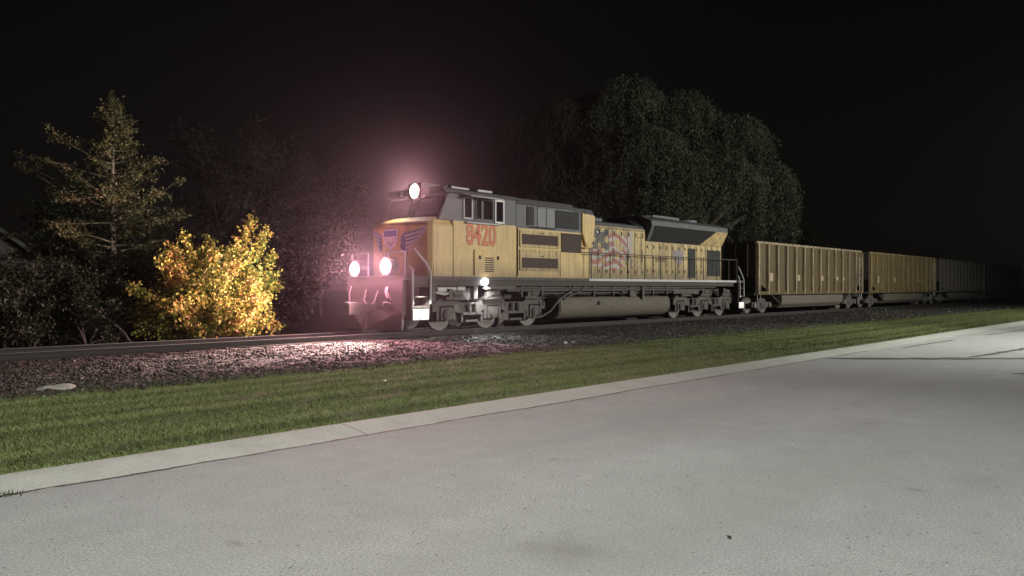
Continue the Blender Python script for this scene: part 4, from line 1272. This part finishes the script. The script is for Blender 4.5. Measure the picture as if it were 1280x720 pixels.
willow((WC[0] + 4.6 * RX, WC[1] + 4.6 * RY, -.1), 'larger weeping willow with long hanging strands behind the locomotive radiator', [(a - 4.6 * RX, b_ - 4.6 * RY, z, r) for a, b_, z, r in wl], 260, 14, 1.25)

# ------------------------------------------------------------------ house at the left edge
hs_ = thing('house', 'dark gabled house half hidden by shrubs at the left edge', 'house', (5.2, 36.5, -.12))
M['siding'] = weathered('grey_siding', (.05, .05, .048), (.03, .03, .028), .3, .8)
M['roofing'] = weathered('dark_shingles', (.06, .064, .06), (.05, .05, .05), .5, .9, sc=3)
g = MB(); g.prism([(-5.5, 0), (5.6, 0), (5.6, 2.5), (0, 6.6), (-5.5, 2.5)], 'y', 0, 9); g.build('wall', M['siding'], hs_)
g = MB()
for sgn in (-1, 1):
    g.prism([(0, 6.62), (sgn * 6.2, 2.06), (sgn * 6.2, 2.24), (0, 6.82)], 'y', -.45, 9.4)
g.build('roof', M['roofing'], hs_)
g = MB(); g.prism([(-5.5, 2.3), (6.4, 2.3), (6.4, 2.42), (-5.5, 2.42)], 'y', -2.2, -.02); g.prism([(-5.5, 2.43), (6.4, 2.43), (5.6, 2.75), (-5.5, 2.75)], 'y', -2.1, -.02)
for x in (-2, 2, 6.1): g.box(x, x + .14, -2.1, -1.96, 0, 2.3)
g.build('porch', M['siding'], hs_)
for x in (-3.5, 1.0, 3.6):
    g = MB()
    for bx in ((x, x + .08, .8, 2.1), (x + .92, x + 1, .8, 2.1), (x + .08, x + .92, .8, .88), (x + .08, x + .92, 2.02, 2.1)): g.box(bx[0], bx[1], -.05, -.003, bx[2], bx[3])
    f_ = g.build('window', M['lightgrey'], hs_)
    g = MB(); g.box(x + .08, x + .92, -.02, -.004, .88, 2.02); g.build('pane', M['glass'], f_)

# ------------------------------------------------------------------ small things on the ground
def rock(name, label, cat, loc, sx, sy, sz, mat, seed):
    bm = bmesh.new(); bmesh.ops.create_icosphere(bm, subdivisions=3, radius=1)
    rr = random.Random(seed)
    ph = [rr.uniform(0, 6) for _ in range(6)]
    for v in bm.verts:
        d = 1 + .16 * math.sin(3 * v.co.x + ph[0]) + .13 * math.sin(4 * v.co.y + ph[1]) + .1 * math.sin(5 * v.co.z + 4 * v.co.x + ph[2]) + rr.uniform(-.05, .05)
        v.co = Vector((v.co.x * sx * d, v.co.y * sy * d, max(v.co.z, -.5) * sz * d))
    me = bpy.data.meshes.new(name); bm.to_mesh(me); bm.free(); me.materials.append(mat)
    o = bpy.data.objects.new(name, me); COL.objects.link(o); o.location = loc
    return tag(o, label, cat)
M['stone'] = weathered('pale_stone', (.34, .32, .28), (.18, .17, .14), .5, .9, streak=False, sc=5)
rock('flat_rock', 'pale flat rock lying where grass meets ballast at far left', 'rock', (3.85, 12.75, .10), .27, .16, .075, M['stone'], 2)
M['paper'] = plain('white_paper', (.75, .75, .73), .8)
def litter(label, loc, s, seed):
    bm = bmesh.new(); bmesh.ops.create_grid(bm, x_segments=5, y_segments=4, size=.5)
    rr = random.Random(seed)
    for v in bm.verts: v.co = Vector((v.co.x * s, v.co.y * s * .7, rr.uniform(.0, .5) * s + .4 * s * abs(v.co.x)))
    r_ = bmesh.ops.solidify(bm, geom=bm.faces[:], thickness=.003)
    me = bpy.data.meshes.new('crumpled_paper'); bm.to_mesh(me); bm.free(); me.materials.append(M['paper'])
    o = bpy.data.objects.new('crumpled_paper', me); COL.objects.link(o); o.location = loc; o.rotation_euler.z = seed
    return tag(o, label, 'litter', 'scraps of litter on the verge')
litter('left scrap of the white litter pair on the ballast edge, below the fuel tank', (16.05, 13.05, .11), .11, 1)
litter('right scrap of the white litter pair on the ballast edge, below the fuel tank', (16.3, 13.0, .11), .10, 2)
litter('tiny white scrap lying on the lawn below the locomotive front', (7.65, 9.9, .11), .06, 3)
# a fallen leaf on the road
M['leaf'] = plain('dry_leaf', (.05, .035, .025), .7)
bm = bmesh.new()
vs = [bm.verts.new(p) for p in ((-.03, 0, .003), (-.01, .014, .008), (.016, .012, .007), (.038, 0, .003), (.013, -.013, .008), (-.013, -.014, .005), (0, 0, .003))]
for i in range(6): bm.faces.new((vs[i], vs[(i + 1) % 6], vs[6]))
bmesh.ops.solidify(bm, geom=bm.faces[:], thickness=.002)
me = bpy.data.meshes.new('fallen_leaf'); bm.to_mesh(me); bm.free(); me.materials.append(M['leaf'])
o = bpy.data.objects.new('fallen_leaf', me); COL.objects.link(o); o.location = (4.6, 2.4, .004); o.rotation_euler.z = .7
tag(o, 'single dark dry leaf lying on the grey road', 'leaf')

# a tuft of weeds in the gutter joint
n = 90
a = rng.uniform(0, 2 * PI, n); r = rng.normal(0, 1, (n, 2)) * np.array([.12, .03])
base = np.stack([r[:, 0], r[:, 1], np.zeros(n)], -1); h = rng.uniform(.02, .06, n)
sd = np.stack([np.cos(a) * .006, np.sin(a) * .006, np.zeros(n)], -1)
tip = base + np.stack([rng.normal(0, .03, n), rng.normal(0, .03, n), h], -1)
o = np_mesh('weed_tuft', np.stack([base - sd, base + sd, tip], 1).reshape(-1, 3), np.arange(3 * n).reshape(n, 3), leaf_mat('weed_leaf', [(.03, .04, .015), (.06, .065, .025)]))
o.location = (1.62, 6.93, .004)
tag(o, 'small dark weed tuft growing in the gutter joint at the left edge', 'weed')

# ------------------------------------------------------------------ thin haze round everything, added to make the lamps glow
m = bpy.data.materials.new('glow_haze'); m.use_nodes = True
nt = m.node_tree
for n in list(nt.nodes):
    if n.type == 'BSDF_PRINCIPLED': nt.nodes.remove(n)
pv = N(nt, 'ShaderNodeVolumePrincipled')
pv.inputs['Color'].default_value = (.9, .9, .92, 1)
pv.inputs['Density'].default_value = .0005
pv.inputs['Anisotropy'].default_value = .92
nt.links.new(pv.outputs[0], nt.nodes['Material Output'].inputs['Volume'])
g = MB(); g.box(-80, 210, -32, 130, -1.2, 20.0)
hz = g.build('haze', m); tag(hz, kind='stuff')
